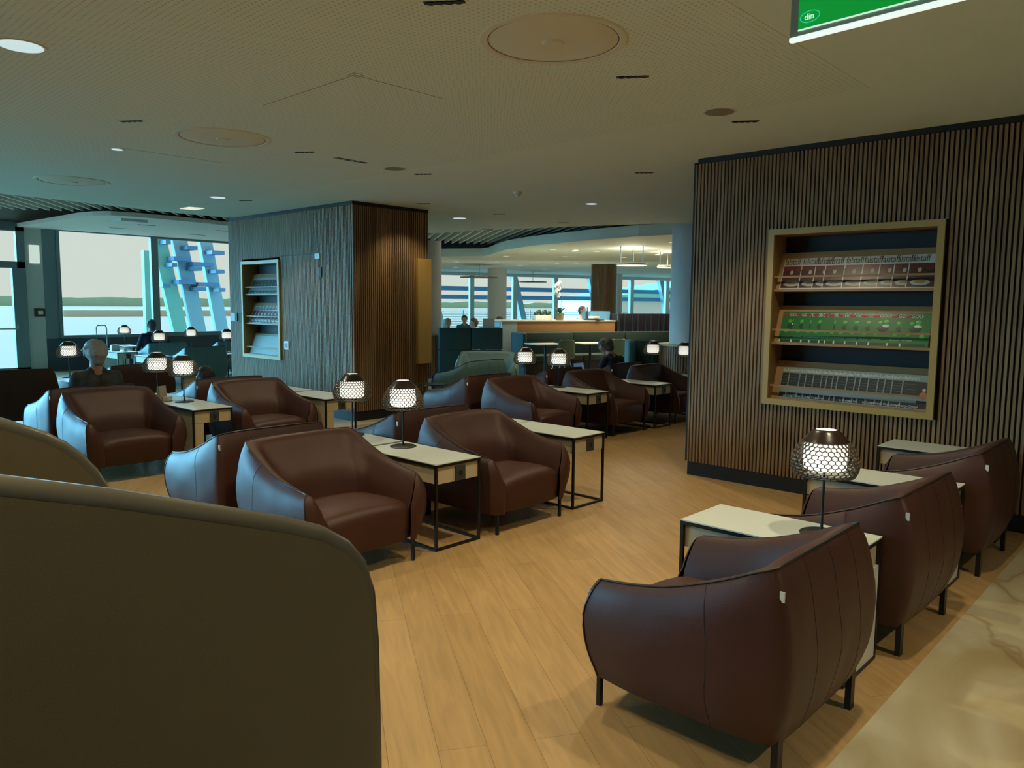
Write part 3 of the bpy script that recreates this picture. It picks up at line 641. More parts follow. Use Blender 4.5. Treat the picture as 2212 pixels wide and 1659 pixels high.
for k, (px, py) in enumerate(((258, 493), (425, 507), (487, 499), (314, 486))):
    a = at(px, py, 3.19); o = MB().box(-.03, .03, -.2, .2, -.004, 0).build('slot_diffuser', BLACKP, None, 0, (a.x, a.y, 3.19)); tag(o, ['thin dark slot in the left soffit above the big window pane', 'thin dark slot in the left soffit near the mullion', 'thin dark slot in the left soffit beside the core', 'thin dark slot in the left soffit behind the luminaire'][k], 'air slot', 'slots in the left soffit')
FD = ((1195, 539, 'r'), (1220, 554, 'r'), (1288, 543, 'r'), (1242, 541, 'b'), (1378, 546, 'r'), (1348, 556, 'r'), (1093, 553, 'r'), (1453, 523.5, 'r'), (1423, 549, 'b'))
FL = ['second lit downlight from the left in the far cream soffit', 'lit downlight low in the far cream soffit above the leaning man', 'lit downlight in the far cream soffit left of the ring lamps', 'lit bar light in the far cream soffit, left one', 'lit downlight in the far cream soffit above the big ring lamp', 'lower lit downlight above the big ring lamp', 'leftmost lit downlight in the far cream soffit', 'lit downlight at the column edge in the far cream soffit', 'lit bar light above the small ring lamp']
for (px, py, k), l in zip(FD, FL):
    a = at(px, py, 2.95)
    if k == 'r': disc('downlight', a.x, a.y, .085, GW, l, 'ceiling light', 'round downlights')
    else: o = MB().box(-.2, .2, -.05, .05, -.012, 0).build('bar_light', GW, None, 0, (a.x, a.y, 2.95)); o.rotation_euler = (0, 0, -.75); tag(o, l, 'ceiling light')
for k, (px, py) in enumerate(((986, 565.5), (1073, 566.5), (1160, 567), (1203, 568.5), (1246, 569), (1123, 573), (1177, 581), (984, 577))):
    a = at(px, py, 3.175); disc('downlight', a.x, a.y, .10, GL, 'small pale downlight in the bluish far ceiling, %s' % ['leftmost of the front row', 'second of the front row', 'third of the front row', 'fourth of the front row', 'last of the front row', 'middle of the second row', 'nearest the far glazing', 'leftmost of the second row'][k], 'ceiling light', 'far pale downlights', 3.175)
for px, py, R, l in ((1365, 573, .365, 'big glowing ring pendant lamp hanging by thin rods left of the column'), (1441, 578, .25, 'smaller glowing ring pendant lamp touching the column')):
    a = at(px, py, 2.53 if px < 1400 else 2.56)
    a = Vector((0, 0, EYE))+(a-Vector((0, 0, EYE)))*1.0
    t = thing('ring_pendant', l, 'pendant lamp', (a.x, a.y, a.z), 0, 'glowing pendant lamps')
    MB().lathe([(.001, .055), (R*.9, .055), (R, .03), (R, .0), (R*.95, -.004), (.001, .02)], 48, cap=False).build('housing', WHITE, t, 40)
    MB().lathe([(.001, -.008), (R*.94, -.008), (R*.94, 0), (.001, 0)], 48, cap=False).build('light_disc', mat('pendant_glow', (1, .95, .8), .5, emit=1.2), t)
    for k in (0, 2.1, 4.2): MB().tube([(R*.8*math.cos(k), R*.8*math.sin(k), .05), (R*.8*math.cos(k), R*.8*math.sin(k), 2.95-a.z)], .012, 6).build('rod', STEEL, t)
for px, py, R, l in ((1035, 600, .75, 'thin unlit pendant disc before the far glazing, left of the white column'), (1151, 610, .65, 'thin unlit pendant disc before the far glazing, right of the white column')):
    a = at(px, py, 2.65); t = thing('disc_pendant', l, 'pendant lamp', (a.x, a.y, a.z))
    MB().lathe([(.001, 0), (R, 0), (R, .035), (.001, .035)], 40, cap=False).build('disc', mat('bronze_disc', (.2, .13, .08), .5), t, 40)
    MB().tube([(0, 0, .03), (0, 0, 3.175-a.z)], .012, 6).build('rod', STEEL, t)
# ---------------------------------------------------------------- exit sign
t = thing('exit_sign', 'green hanging emergency exit sign with glass edge, cut off by the top picture edge', 'sign', (-1.10, 2.46, 2.445), -.06)
MB().box(0, .62, -.004, .004, 0, .34).build('glass_plate', mat('sign_edge_glass', (.30, .32, .26), .2), t)
MB().box(.0, .62, -.009, .009, -.008, .0045).build('glowing_edge', mat('glowing_edge', (.85, .95, .92), .4, emit=.85), t)
gp = MB().box(.028, .59, -.009, .007, .022, .32).build('green_panel', mat('sign_green', (.0, .33, .035), .4, emit=.65), t)
SW = mat('sign_white', (.75, 1, .85), .4, emit=.7)
MB().box(.028, .59, -.0095, -.0085, .0185, .0235).build('lower_border', SW, gp)
me = text_mesh('din', .026); me.materials.append(SW); o = bpy.data.objects.new('lettering', me); COL.objects.link(o); o.parent = gp; o.matrix_local = Matrix.Translation((.048, -.0105, .047)) @ Matrix.Rotation(PI/2, 4, 'X')
MB().tube([(.066+.031*math.cos(a*PI/12), -.0105, .055+.017*math.sin(a*PI/12)) for a in range(24)], .0012, 5, True).build('logo_ring', mat('sign_teal', (.05, .75, .6), .4, emit=.5), gp)
b = MB()
b.tube([(.20, -.0105, .125), (.235, -.0105, .17), (.265, -.0105, .20), (.255, -.0105, .25)], .012, 8); b.ell((.262, -.010, .282), (.017, .006, .017)); b.tube([(.235, -.0105, .17), (.285, -.0105, .15), (.28, -.0105, .105)], .010, 8); b.tube([(.255, -.0105, .24), (.30, -.0105, .22)], .008, 8)
b.box(.36, .50, -.011, -.009, .185, .215); b.add([(.50, -.0105, .15), (.50, -.0105, .25), (.56, -.0105, .20)], [(0, 1, 2)])
b.build('running_figure_and_arrow', SW, gp)
for x in (.08, .54): MB().tube([(x, 0, .34), (x, 0, .505)], .005, 8).build('hanger', STEEL, t)
# ---------------------------------------------------------------- magazine niches
def niche(loc, Wd, name, label):
    t = thing(name, label, 'magazine rack', loc); H = RZ1-RZ0; f = .05
    b = MB()
    for a in ((0, f, 0, H), (Wd-f, Wd, 0, H), (f, Wd-f, 0, f), (f, Wd-f, H-f, H)): b.box(a[0], a[1], -.03, .0, a[2], a[3])
    b.build('frame', GOLD, t)
    b = MB()
    for a in ((f*.7, f, .0, H), (Wd-f, Wd-f*.7, 0, H)): b.box(a[0], a[1], 0, .24, a[2], a[3])
    b.box(f, Wd-f, 0, .24, H-f, H-f*.7).box(f, Wd-f, 0, .24, f*.7, f)
    b.build('lining', OAKD, t)
    MB().box(f, Wd-f, .225, .24, f, H-f).build('dark_back', BLACKP, t)
    for k, z in enumerate((.060, .545, 1.0)):
        MB().box(f, Wd-f, .012, .20, z-.022, z).build('shelf', OAKD, t)
        Mx = Matrix.Translation((0, .05, z)) @ Matrix.Rotation(math.radians(-20), 4, 'X')
        MB().box(f, Wd-f, .0, .012, 0, .335, Mx).build('sloping_board', OAKD, t)
        MB().box(f, Wd-f, .010, .022, z+.096, z+.112).build('rail', OAKD, t)
    return t
niche((RX0, 6.442, RZ0), RX1-RX0, 'magazine_rack', 'gold-framed magazine niche with three shelves in the slatted wall on the right')
niche((LX0, CY0, .735), LX1-LX0, 'magazine_rack', 'gold-framed magazine niche in the left face of the slatted core')
MAGC = {}
def cover(kind):
    if kind in MAGC: return dup(MAGC[kind])
    w, h, th = .212, .278, .0011
    pg = mat('cover_white', (.55, .52, .45), .35)
    if kind == 'wine':
        o = MB().box(0, w, -th, 0, 0, h).build('magazine', pg)
        b = MB(); b.cur = 0; b.box(.008, w-.008, -th-.0006, -th, .008, .205); b.cur = 1
        b.box(.008, w-.008, -th-.0009, -th-.0005, .165, .205); b.cur = 2; b.ell((.085, -th-.0004, .150), (.015, .0012, .021)); b.cur = 3
        b.ell((.10, -th, .045), (.085, .0012, .028)); b.cur = 4; b.ell((.10, -th-.001, .052), (.045, .0010, .013)); b.cur = 1; b.ell((.155, -th-.0002, .165), (.03, .001, .018))
        b.build('cover_picture', [mat('cover_maroon', (.045, .012, .010), .35), mat('cover_red', (.13, .02, .022), .35), mat('cover_skin', (.45, .33, .24), .4), mat('cover_plate', (.34, .33, .28), .4), mat('cover_food', (.30, .15, .05), .4)], o)
        T = [('falstaff', .083, .008, .219, mat('cover_brown_ink', (.10, .055, .03), .5))]
    elif kind == 'golf':
        o = MB().box(0, w, -th, 0, 0, h).build('magazine', mat('cover_green', (.012, .14, .03), .35))
        b = MB(); b.cur = 0; b.ell((.034, -th, .250), (.026, .0012, .014)); b.cur = 1
        for c, r in (((.075, .19), .018), ((.055, .10), .017), ((.12, .20), .022), ((.16, .085), .02)): b.ell((c[0], -th, c[1]), (r, .001, r*.8))
        b.cur = 2; b.ell((.12, -th-.0002, .165), (.03, .0012, .013)); b.cur = 3; b.ell((.10, -th, .145), (.045, .0008, .03)); b.cur = 2; b.box(.004, .016, -th-.0008, -th, .0, .024); b.cur = 3; b.box(.016, w-.02, -th-.0006, -th, .002, .024)
        b.build('cover_picture', [mat('cover_badge_red', (.30, .02, .03), .35), mat('cover_lime', (.06, .38, .04), .35), mat('cover_pale', (.55, .55, .5), .4), mat('cover_dark_green', (.006, .045, .012), .4)], o)
        T = [('GOLF', .042, .062, .236, pg), ('Golf spezial', .018, .02, .045, pg)]
    else:
        o = MB().box(0, w, -th, 0, 0, h).build('magazine', mat('cover_grey', (.20, .24, .22), .35))
        b = MB(); b.cur = 0; b.box(.010, w-.006, -th-.0006, -th, .105, .225); b.cur = 1; b.box(.010, w-.006, -th-.0006, -th, .008, .05); b.cur = 2
        for k in range(4): b.box(.02, .10, -th-.0010, -th-.0005, .200-.022*k, .203-.022*k)
        if kind == 'man':
            b.cur = 3; b.ell((.165, -th, .115), (.032, .0016, .030)); b.cur = 4; b.ell((.165, -th, .158), (.014, .0016, .016)); b.cur = 1; b.box(.12, w-.004, -th-.0012, -th, .012, .072)
        b.build('cover_picture', [mat('cover_charcoal', (.022, .026, .024), .35), mat('cover_black', (.010, .011, .011), .35), mat('cover_line', (.10, .12, .11), .4), mat('cover_orange', (.42, .12, .03), .4), MT.get('cover_skin') or mat('cover_skin', (.45, .33, .24), .4)], o)
        T = [('bulletin', .044, .012, .236, pg), ('in Orange', .026, .05, .014, pg)]
    for body, sz, x, z, mm in T:
        me = text_mesh(body, sz, .0004); me.materials.append(mm)
        k = bpy.data.objects.new('title', me); COL.objects.link(k); k.parent = o
        k.matrix_local = Matrix.Translation((x, -th-.0013, z)) @ Matrix.Rotation(PI/2, 4, 'X') @ (Matrix.Scale(.66, 4, (1, 0, 0)) if sz > .06 else Matrix.Scale(.85, 4, (1, 0, 0)))
    MAGC[kind] = o; return o
def mags(x0s, shelf, kind, loc, label, group, last=None, yo=0):
    n = len(x0s)
    for i, x in enumerate(x0s):
        k = kind if not (last and i == n-1) else last
        o = cover(k)
        o.location = (x, loc[1]+.0485-.0021*i*(12/n if n > 12 else 1), loc[2]+shelf+.001)
        o.rotation_euler = (math.radians(-20), 0, math.radians(-.35))
        pos = 'rightmost copy' if i == n-1 else ('leftmost copy' if i == 0 else 'copy %s from left' % ['', 'two', 'three', 'four', 'five', 'six', 'seven', 'eight', 'nine', 'ten', 'eleven', 'twelve', 'thirteen', 'fourteen', 'fifteen', 'sixteen'][i])
        tag(o, label+', '+pos, 'magazine', group)
R1 = [-2.905, -2.744, -2.624, -2.539, -2.38, -2.236, -2.106, -1.995, -1.887]
R2 = [-2.907, -2.801, -2.714, -2.644, -2.56, -2.51, -2.436, -2.344, -2.249, -2.157, -2.016, -1.921]
R3 = [-2.884, -2.818, -2.724, -2.668, -2.602, -2.532, -2.489, -2.438, -2.399, -2.321, -2.255, -2.214, -2.149, -2.075, -2.022, -1.965, -1.886]
NL = (RX0, 6.442, RZ0)
mags(R1, 1.0, 'wine', NL, 'white-topped magazine, top shelf of right niche', 'magazines on the top shelf of the right niche')
mags([x+.012 for x in R2], .545, 'golf', NL, 'green magazine, middle shelf of right niche', 'magazines on the middle shelf of the right niche')
mags([x+.005 for x in R3], .06, 'grey', NL, 'grey magazine, bottom shelf of right niche', 'magazines on the bottom shelf of the right niche', 'man')
NC = (LX0, CY0, .735)
mags([-11.50+.105*i for i in range(8)], 1.0, 'grey', NC, 'grey magazine, top shelf of core niche', 'magazines on the top shelf of the core niche')
mags([-11.50+.105*i for i in range(8)], .545, 'wine', NC, 'white-topped magazine, middle shelf of core niche', 'magazines on the middle shelf of the core niche')
NP = mat('newspaper', (.33, .42, .40), .6, noise_s=60, noise_a=.4)
for i in range(6):
    o = MB().box(0, .30, -.0025, 0, 0, .30).build('newspaper', NP); o.location = (-11.50+.125*i, CY0+.047-.003*i, .735+.061); o.rotation_euler = (math.radians(-20), 0, 0)
    tag(o, 'folded newspaper on the bottom shelf of the core niche, %s from the left' % ['first', 'second', 'third', 'fourth', 'fifth', 'sixth'][i], 'newspaper', 'newspapers in the core niche')
# ---------------------------------------------------------------- outside the windows
def atx(px, py, x):
    d = ray(px, py); t = x/d.x; return Vector((0, 0, EYE))+d*t
GR = mat('pale_concrete_apron', (.37, .25, .17), .9, noise_s=.05, noise_a=.03)
b = MB(); b.prism([(-900, -500), (-19.9, -500), (-19.9, 12.6), (-30.2, 24.4), (-12, 72), (60, 72), (60, 800), (-900, 800)], -.35, -.25)
o = b.build('apron_ground', GR); struct(o)
b = MB(); random.seed(3); L = []
for i in range(160):
    a = 250+260*i/159; y = -40+i*2.6; L.append((-300, y, 2.9+1.0*noise.noise(Vector((i*.13, 0, 0)))+.5*noise.noise(Vector((i*.6, 3, 0)))))
vs = [(x, y, -4) for x, y, z in L]+[(x, y, z) for x, y, z in L]+[(x-25, y, z-.6) for x, y, z in L]; n = len(L)
b.add(vs, [(i, i+1, n+i+1, n+i) for i in range(n-1)]+[(n+i, n+i+1, 2*n+i+1, 2*n+i) for i in range(n-1)])
o = b.build('tree_line', mat('hazy_foliage', (.34, .62, .48), .9, noise_s=.4, noise_a=.1)); tag(o, 'hazy line of distant trees beyond the airfield outside the left window', 'trees', None, 'stuff')  # aerial haze is mixed into the foliage colour
SB = mat('pale_blue_steel', (.20, .34, .40), .5); SBG = mat('pale_green_steel', (.16, .42, .34), .5)
def slanted(pts, wpx, l, M_, x=-24.5):
    a, c = atx(pts[0], pts[1], x), atx(pts[2], pts[3], x); d = c-a; a = a-d*.5; c = c+d*1.6
    w = wpx*21/1660/.68*.5
    b = MB(); p = [Vector((x+s*.10, q.y+e*w, q.z)) for q in (a, c) for s, e in ((-1, -1), (1, -1), (1, 1), (-1, 1))]
    b.add(p, [(0, 1, 2, 3), (4, 5, 6, 7)]+[(i, (i+1) % 4, 4+(i+1) % 4, 4+i) for i in range(4)])
    tag(b.build('slanted_column', M_), l, 'outdoor column', 'slanted steel columns outside')
slanted((341, 515, 388, 716), 24, 'greenish slanted steel column outside, first right of the mullion', SBG)
slanted((385, 515, 428, 716), 25, 'blue slanted steel column outside, middle of the three in the second left pane', SB)
slanted((441, 515, 478, 716), 22, 'slanted steel column outside, next to the slatted core', SB)
slanted((318, 600, 322, 716), 12, 'pale green upright strip outside at the mullion', SBG, -23.6)
k = 0
for y0, y1, yy in ((355, 366, 523), (402, 424, 535), (455, 482, 545), (372, 408, 558), (413, 434, 580), (415, 460, 570), (463, 482, 586), (368, 380, 572), (349, 366, 617), (383, 420, 609), (421, 443, 624), (425, 470, 614), (470, 484, 626)):
    a, c = atx(y0, yy, -24.0), atx(y1, yy+(y1-y0)*.06, -24.0)
    o = MB().box(-24.4, -23.9, a.y, c.y, a.z-.06, a.z+.06).build('louvre', mat('louvre_blue', (.06, .17, .32), .5)); k += 1
    tag(o, 'short blue sun louvre between the slanted columns outside the second left pane', 'louvre', 'louvres outside the left window')
# outdoor louvres and slanted columns before the far glazing
for j, z in enumerate((2.05, 2.68, 1.42)):
    zz = {0: 2.42, 1: 1.98, 2: 3.3}[j]
    o = MB().box(-7.5, 30, 1.8, 2.1, zz-.11, zz+.11).build('louvre', mat('louvre_mid_blue', (.10, .28, .50), .5)); o.matrix_world = M22
    tag(o, ['upper long blue louvre outside the far glazing', 'lower long blue louvre outside the far glazing', 'long louvre above the far glazing, hidden by its head'][j], 'louvre')
for j in range(7):
    a = far(-6.2+j*4.7, 1.5); b = MB(); p = [far(-6.2+j*4.7+s*.16+dx, 1.5+e*.16, z) for z, dx in ((4.0, -.45), (-4, 1.6)) for s, e in ((-1, -1), (1, -1), (1, 1), (-1, 1))]
    b.add(p, [(0, 1, 2, 3), (4, 5, 6, 7)]+[(i, (i+1) % 4, 4+(i+1) % 4, 4+i) for i in range(4)])
    tag(b.build('slanted_column', SB), 'slanted steel column outside the far glazing, %s from the left' % ['first', 'second', 'third', 'fourth', 'fifth', 'sixth', 'seventh'][j], 'outdoor column', 'slanted columns outside the far glazing')
t = MB()
for zz in [.15+.13*k for k in range(9)]: t.box(-8, 6.5, 3.0, 3.03, zz, zz+.03)
for x in range(-8, 7, 2): t.box(x, x+.06, 3.0, 3.06, -.25, 1.3)
o = t.build('railing', mat('pale_teal_rail', (.25, .50, .52), .6)); o.matrix_world = M22; tag(o, 'horizontal-bar terrace railing outside the far glazing, behind the seated guests', 'railing')
o = MB().prism([(-2, 14), (9, 14), (9, 22), (-2, 22)], -.25, 2.2).build('terminal_wing', mat('pale_building', (.72, .80, .74), .8)); o.matrix_world = M22 @ Matrix.Translation((17, 6, 0)); tag(o, 'pale outbuilding outside the far glazing, right of the slatted column', 'building')
rf = MB(); rf.add([(-2.4, 13.5, 2.2), (9.4, 13.5, 2.2), (9.4, 13.5, 3.9), (-2.4, 22.5, 2.2), (9.4, 22.5, 2.2), (9.4, 22.5, 3.9)], [(0, 1, 2), (3, 4, 5), (0, 1, 4, 3), (1, 2, 5, 4), (0, 2, 5, 3)])
r_ = rf.build('sloping_roof', mat('mint_roof', (.20, .68, .55), .7)); r_.parent = o
o = MB().prism([(-110, 30), (-100, 30), (-100, 52), (-110, 52)], -.25, .5).build('distant_building', mat('far_building', (.50, .62, .52), .9)); tag(o, 'long low distant building on the airfield seen through the big left pane', 'building')
# ---------------------------------------------------------------- far furniture
def upholstered(name, M0, L, D, H, seat, label, m_, panels=3, cat='bench'):
    t = thing(name, label, cat, (0, 0, 0)); t.matrix_world = M0
    w = L/panels
    for k in range(panels):
        MB().rbox(k*w+.004, (k+1)*w-.004, -.14, 0, seat-.1, H, .025).build('back_panel', m_, t, 50)
        MB().rbox(k*w+.004, (k+1)*w-.004, -D, -.12, seat-.14, seat, .03).build('seat_cushion', m_, t, 50)
    MB().box(.02, L-.02, -D+.06, -.02, 0, seat-.14).build('plinth', BLACKP, t)
    return t
def rotm(p, ang): return Matrix.Translation(p) @ Matrix.Rotation(ang, 4, 'Z')
A0 = at(1112, 718, .96); A1_ = at(1448, 715, .96); dA = (A1_-A0); angB = math.atan2(dA.y, dA.x); LB = dA.length
t = upholstered('bench', rotm((A0.x, A0.y, 0), angB), LB, .62, .96, .45, 'long dark green upholstered bench behind the cafe tables', FELT, 3)
e_ = MB().rbox(-.10, 0, -.62, .02, .2, .965, .04).build('end_wing', TEALF, t, 50)
# partition with oak front and pale end
nB = Vector((-dA.y, dA.x, 0)).normalized()
P0 = at(1118, 691, 1.245); P1 = at(1328, 690, 1.245); off = .12
def onB(px, s=off):    # point on the line behind the bench seen at column px
    d = ray(px, 700); d = Vector((d.x, d.y)); o = Vector((A0.x, A0.y))+Vector((nB.x, nB.y))*s; u = Vector((dA.x, dA.y)).normalized()
    den = d.x*u.y-d.y*u.x; t_ = (o.x*u.y-o.y*u.x)/den; q = d*t_; return (q-o).dot(u)
sa, sb = onB(1118), onB(1328)
Mb = rotm((A0.x+nB.x*off, A0.y+nB.y*off, 0), angB)
t = thing('bar_counter', 'oak-fronted bar counter with pale top behind the green bench', 'counter', (0, 0, 0)); t.matrix_world = Mb
ztop = 1.235
MB().box(sa, sb, 0, .05, 0, ztop-.03).build('oak_front', mat('oak_front', (.42, .22, .08), .5, noise_s=14, noise_a=.12), t)
MB().box(sa-.45, sb+.02, -.01, .9, ztop-.03, ztop).build('counter_top', LAM, t)
MB().box(sa-.42, sa-.005, 0, .06, 0, ztop-.03).build('end_panel', mat('pale_end_panel', (.45, .60, .62), .5), t)
MB().box(sa-.42, sb, .10, .85, 0, ztop-.04).build('cabinet_body', WALLP, t)
# cabinets right of the counter
sc, sd = onB(1336), onB(1449)
t = thing('display_cabinet', 'row of dark glass cabinets with steel uprights right of the bar counter', 'cabinet', (0, 0, 0)); t.matrix_world = Mb
MB().box(sc, sd+.3, .02, .6, 0, 1.40).build('body', mat('cabinet_dark', (.025, .022, .03), .25), t)
for k in range(5):
    x = sc+(sd-sc)*k/4
    for dx in (0, .17): MB().box(x+dx-.022, x+dx+.022, -.02, .02, .9, 1.405).build('upright', STEEL, t)
se, sf = onB(1292), onB(1334)
t = MB().box(se, sf, .35, .75, ztop+.001, 1.46).build('glass_screen', mat('blue_screen', (.10, .26, .42), .3)); t.matrix_world = Mb; tag(t, 'pale blue box-shaped screen standing on the right end of the bar counter', 'screen')
# teal high-backed bench at right, green booth at far left
a = at(1367, 734, 1.0); c = at(1422, 734.6, 1.0)
t = upholstered('booth_sofa', rotm((a.x, a.y, 0), math.atan2(c.y-a.y, c.x-a.x)), (c-a).length, .55, 1.0, .42, 'high teal booth back right of the laptop man, beside the column', TEALF, 1, 'sofa')
MB().rbox(-.14, 0, -.5, .05, .05, 1.01, .05).build('rounded_end', mat('teal_light', (.05, .17, .21), .7), t, 50)
a = at(948, 708, 1.1); c = at(1087, 708, 1.1); ang = math.atan2(c.y-a.y, c.x-a.x)
t = thing('booth_wall', 'tall teal-green upholstered booth back with two panels behind the teal armchairs', 'booth', (0, 0, 0)); t.matrix_world = rotm((a.x, a.y, 0), ang); L_ = (c-a).length
for k in range(2):
    for z0, z1 in ((.05, .62), (.63, 1.1)): MB().rbox(k*L_/2+.006, (k+1)*L_/2-.006, 0, .12, z0, z1, .02).build('padded_panel', TEALF, t, 50)
def cafe_table(px, py, l, w=.75):
    a = at(px, py, .75); t = thing('cafe_table', l, 'table', (a.x, a.y, 0), angB)
    MB().rbox(-w/2, w/2, -.32, .32, .725, .75, .01).build('table_top', LAM, t); MB().tube([(0, 0, .02), (0, 0, .73)], .03, 10).build('pedestal', BLACK, t); MB().lathe([(.001, 0), (.24, 0), (.24, .015), (.001, .02)], 24).build('foot', BLACK, t)
cafe_table(1178, 742, 'small white cafe table before the green bench, left one'); cafe_table(1275, 740, 'small white cafe table behind the laptop man'); cafe_table(1414, 722, 'cafe table glimpsed above the teal booth back')
def cafe_chair(px, py, l, rot, c):
    a = at(px, py, .86); t = thing('cafe_chair', l, 'chair', (a.x, a.y, 0), rot, 'green shell cafe chairs')
    b = MB(); N = 8; g = []
    pf = [(.22, .43), (.10, .425), (-.02, .43), (-.14, .45), (-.19, .50), (-.21, .60), (-.225, .72), (-.235, .84), (-.238, .87)]
    for x, z in pf:
        hw = .22 if z < .8 else (.20 if z < .86 else .15)
        for k in range(N+1): y = (2*k/N-1)*hw; g.append((x+.05*(2*k/N-1)**2*(z > .5), y, z+.02*(2*k/N-1)**2*(z < .5)))
    f_ = [(j*(N+1)+i, j*(N+1)+i+1, (j+1)*(N+1)+i+1, (j+1)*(N+1)+i) for j in range(len(pf)-1) for i in range(N)]
    o = b.add(g, f_).build('shell', c, t, 60); s = o.modifiers.new('thickness', 'SOLIDIFY'); s.thickness = .015
    for sx_ in (-1, 1):
        for sy_ in (-1, 1): MB().tube([(sx_*.12, sy_*.12, .43), (sx_*.20, sy_*.20, 0)], .011, 8).build('leg', STEEL, t)
SH = mat('green_shell', (.07, .13, .085), .6)
cafe_chair(1215, 734, 'green shell cafe chair left of the laptop man', angB+PI/2, SH); cafe_chair(1326, 732, 'green shell cafe chair right behind the laptop man', angB+PI/2, SH)
# wire side table
t = thing('wire_table', 'round black wire side table beside the slatted core', 'side table', (-8.17, 7.12, 0))
MB().lathe([(.001, .47), (.20, .47), (.20, .485), (.001, .485)], 32, cap=False).build('table_top', mat('dark_top', (.02, .03, .035), .3), t, 40)
for z, r in ((.36, .19), (.24, .16), (.13, .18), (.008, .20)): MB().tube([(r*math.cos(k*PI/16), r*math.sin(k*PI/16), z) for k in range(32)], .004, 6, True).build('ring', BLACK, t)
for k in range(8):
    a = k*PI/4; MB().tube([(.19*math.cos(a), .19*math.sin(a), .47), (.13*math.cos(a+.35), .13*math.sin(a+.35), .22), (.20*math.cos(a+.7), .20*math.sin(a+.7), .005)], .004, 6).build('strut', BLACK, t)
# round columns far away
def col(px, r, label, z=3.175, depthz=(600, 3.1), m_=GREYC, slat=False):
    a = at(px, depthz[0], depthz[1])
    if slat:
        o = slat_drum('wall_column', (a.x, a.y, 0), r, 0, z, 56).build('wall_column', mat('slat_brown', (.20, .13, .07), .5)); struct(o)
    else: struct(MB().lathe([(r, 0), (r, z)], 40, (a.x, a.y, 0)).build('wall_column', m_))
col(1074, .42, '', 3.175, (592, 2.95), mat('white_column', (.7, .74, .74), .7)); col(1305, .42, '', 2.95, (573, 2.93), None, True); col(1336, .2, '', 3.175, (600, 2.98))
# orchid and things on the bar counter
def onbar(px, y, z=0):
    s_ = onB(px, off+y); u = dA.normalized(); return Vector((A0.x, A0.y, 0))+nB*(off+y)+u*s_+Vector((0, 0, z))
p = onbar(1209, .3); t = thing('orchid', 'white orchid in a brown glass pot on the bar counter', 'plant', (p.x, p.y, ztop))
MB().lathe([(.001, 0), (.09, 0), (.105, .16), (.10, .17), (.001, .15)], 24, cap=False).build('pot', mat('pot_brown', (.16, .13, .06), .3), t, 40)
for k in range(6):
    a = k*1.05; b = MB(); g = []
    for i in range(7):
        u = i/6; w = .045*math.sin(PI*min(1, u*.95+.05)); c_ = Vector((math.cos(a)*.20*u, math.sin(a)*.20*u, .15+.32*u-.16*u*u)); n_ = Vector((-math.sin(a), math.cos(a), 0)); g += [c_+n_*w, c_-n_*w]
    b.add(g, [(2*i, 2*i+1, 2*i+3, 2*i+2) for i in range(6)]).build('leaf', mat('orchid_leaf', (.02, .06, .04), .5), t)
MB().tube([(0, 0, .15), (.03, .02, .5), (.05, .03, .75), (.0, -.03, .92), (-.1, -.08, .9)], .006, 6).build('stem', mat('stem_green', (.06, .12, .06), .6), t)
for k in range(9):
    a = k*1.7; q = Vector((-.06+.05*math.cos(a), -.04+.05*math.sin(a), .60+.04*k)); b = MB()
    for j in range(5):
        e = j*1.257; b.ell((q.x+.035*math.cos(e), q.y+.012*math.sin(e), q.z+.035*math.sin(e)), (.032, .010, .026), 8, 6)
    b.build('blossom', mat('orchid_white', (.50, .52, .48), .6), t)
for px, l in ((1172, 'low white planter box on the bar counter, left of the orchid'),):
    p = onbar(px, .45); t = thing('planter', l, 'planter', (p.x, p.y, ztop), angB); MB().rbox(-.25, .25, -.08, .08, 0, .12, .01).build('box', WHITE, t)
    for k in range(8): MB().ell((-.2+.055*k, 0, .15+.03*(k % 3)), (.05, .05, .05), 8, 6).build('leaf_tuft', MT['orchid_leaf'], t)
p = onbar(1268, .5); t = thing('bottle', 'dark bottle on the bar counter right of the leaning man', 'bottle', (p.x, p.y, ztop)); MB().lathe([(.001, 0), (.045, 0), (.045, .18), (.015, .24), (.015, .30), (.001, .30)], 20, cap=False).build('glass_body', mat('bottle_glass', (.03, .06, .05), .1), t, 40); MB().lathe([(.018, .29), (.018, .33), (.001, .33)], 12).build('cap', STEEL, t)
p = onbar(1283, .2); t = thing('plate_stack', 'stack of white plates on a dark tray on the bar counter', 'plates', (p.x, p.y, ztop)); MB().rbox(-.22, .22, -.15, .15, 0, .02, .008).build('tray', BLACK, t); MB().lathe([(.001, .02), (.09, .02), (.14, .05), (.14, .10), (.001, .10)], 28, cap=False).build('plates', WHITE, t, 40)
# small things on tables
t = thing('menu_stand', 'white folded menu cards standing beside the left lamp pair', 'menu', (-8.10, 3.30, .575), .5)
MB().box(-.012, .0, -.05, .05, 0, .15, Matrix.Rotation(.12, 4, 'Y')).build('card', WHITE, t); MB().box(.04, .052, -.05, .05, 0, .15, Matrix.Rotation(-.12, 4, 'Y')).build('card', CREAM, t); MB().rbox(.06, .13, -.04, .03, 0, .05, .008).build('sugar_tray', WHITE, t)
def cup(x, y, z, l):
    t = thing('coffee_cup', l, 'cup', (x, y, z), .6, 'white cups on the far left table')
    MB().lathe([(.001, 0), (.07, .004), (.075, .012), (.001, .008)], 24, cap=False).build('saucer', WHITE, t, 40); MB().lathe([(.025, .01), (.04, .07), (.036, .07), (.022, .015)], 20, cap=False).build('bowl', WHITE, t, 40)
    MB().tube([(.038, 0, .06), (.06, 0, .055), (.058, 0, .03), (.033, 0, .025)], .005, 6).build('handle', WHITE, t)
cup(-16.62, 6.10, .575, 'white cup and saucer at the left of the window-side table'); cup(-16.82, 6.2, .575, 'white cup and saucer at the back of the window-side table')
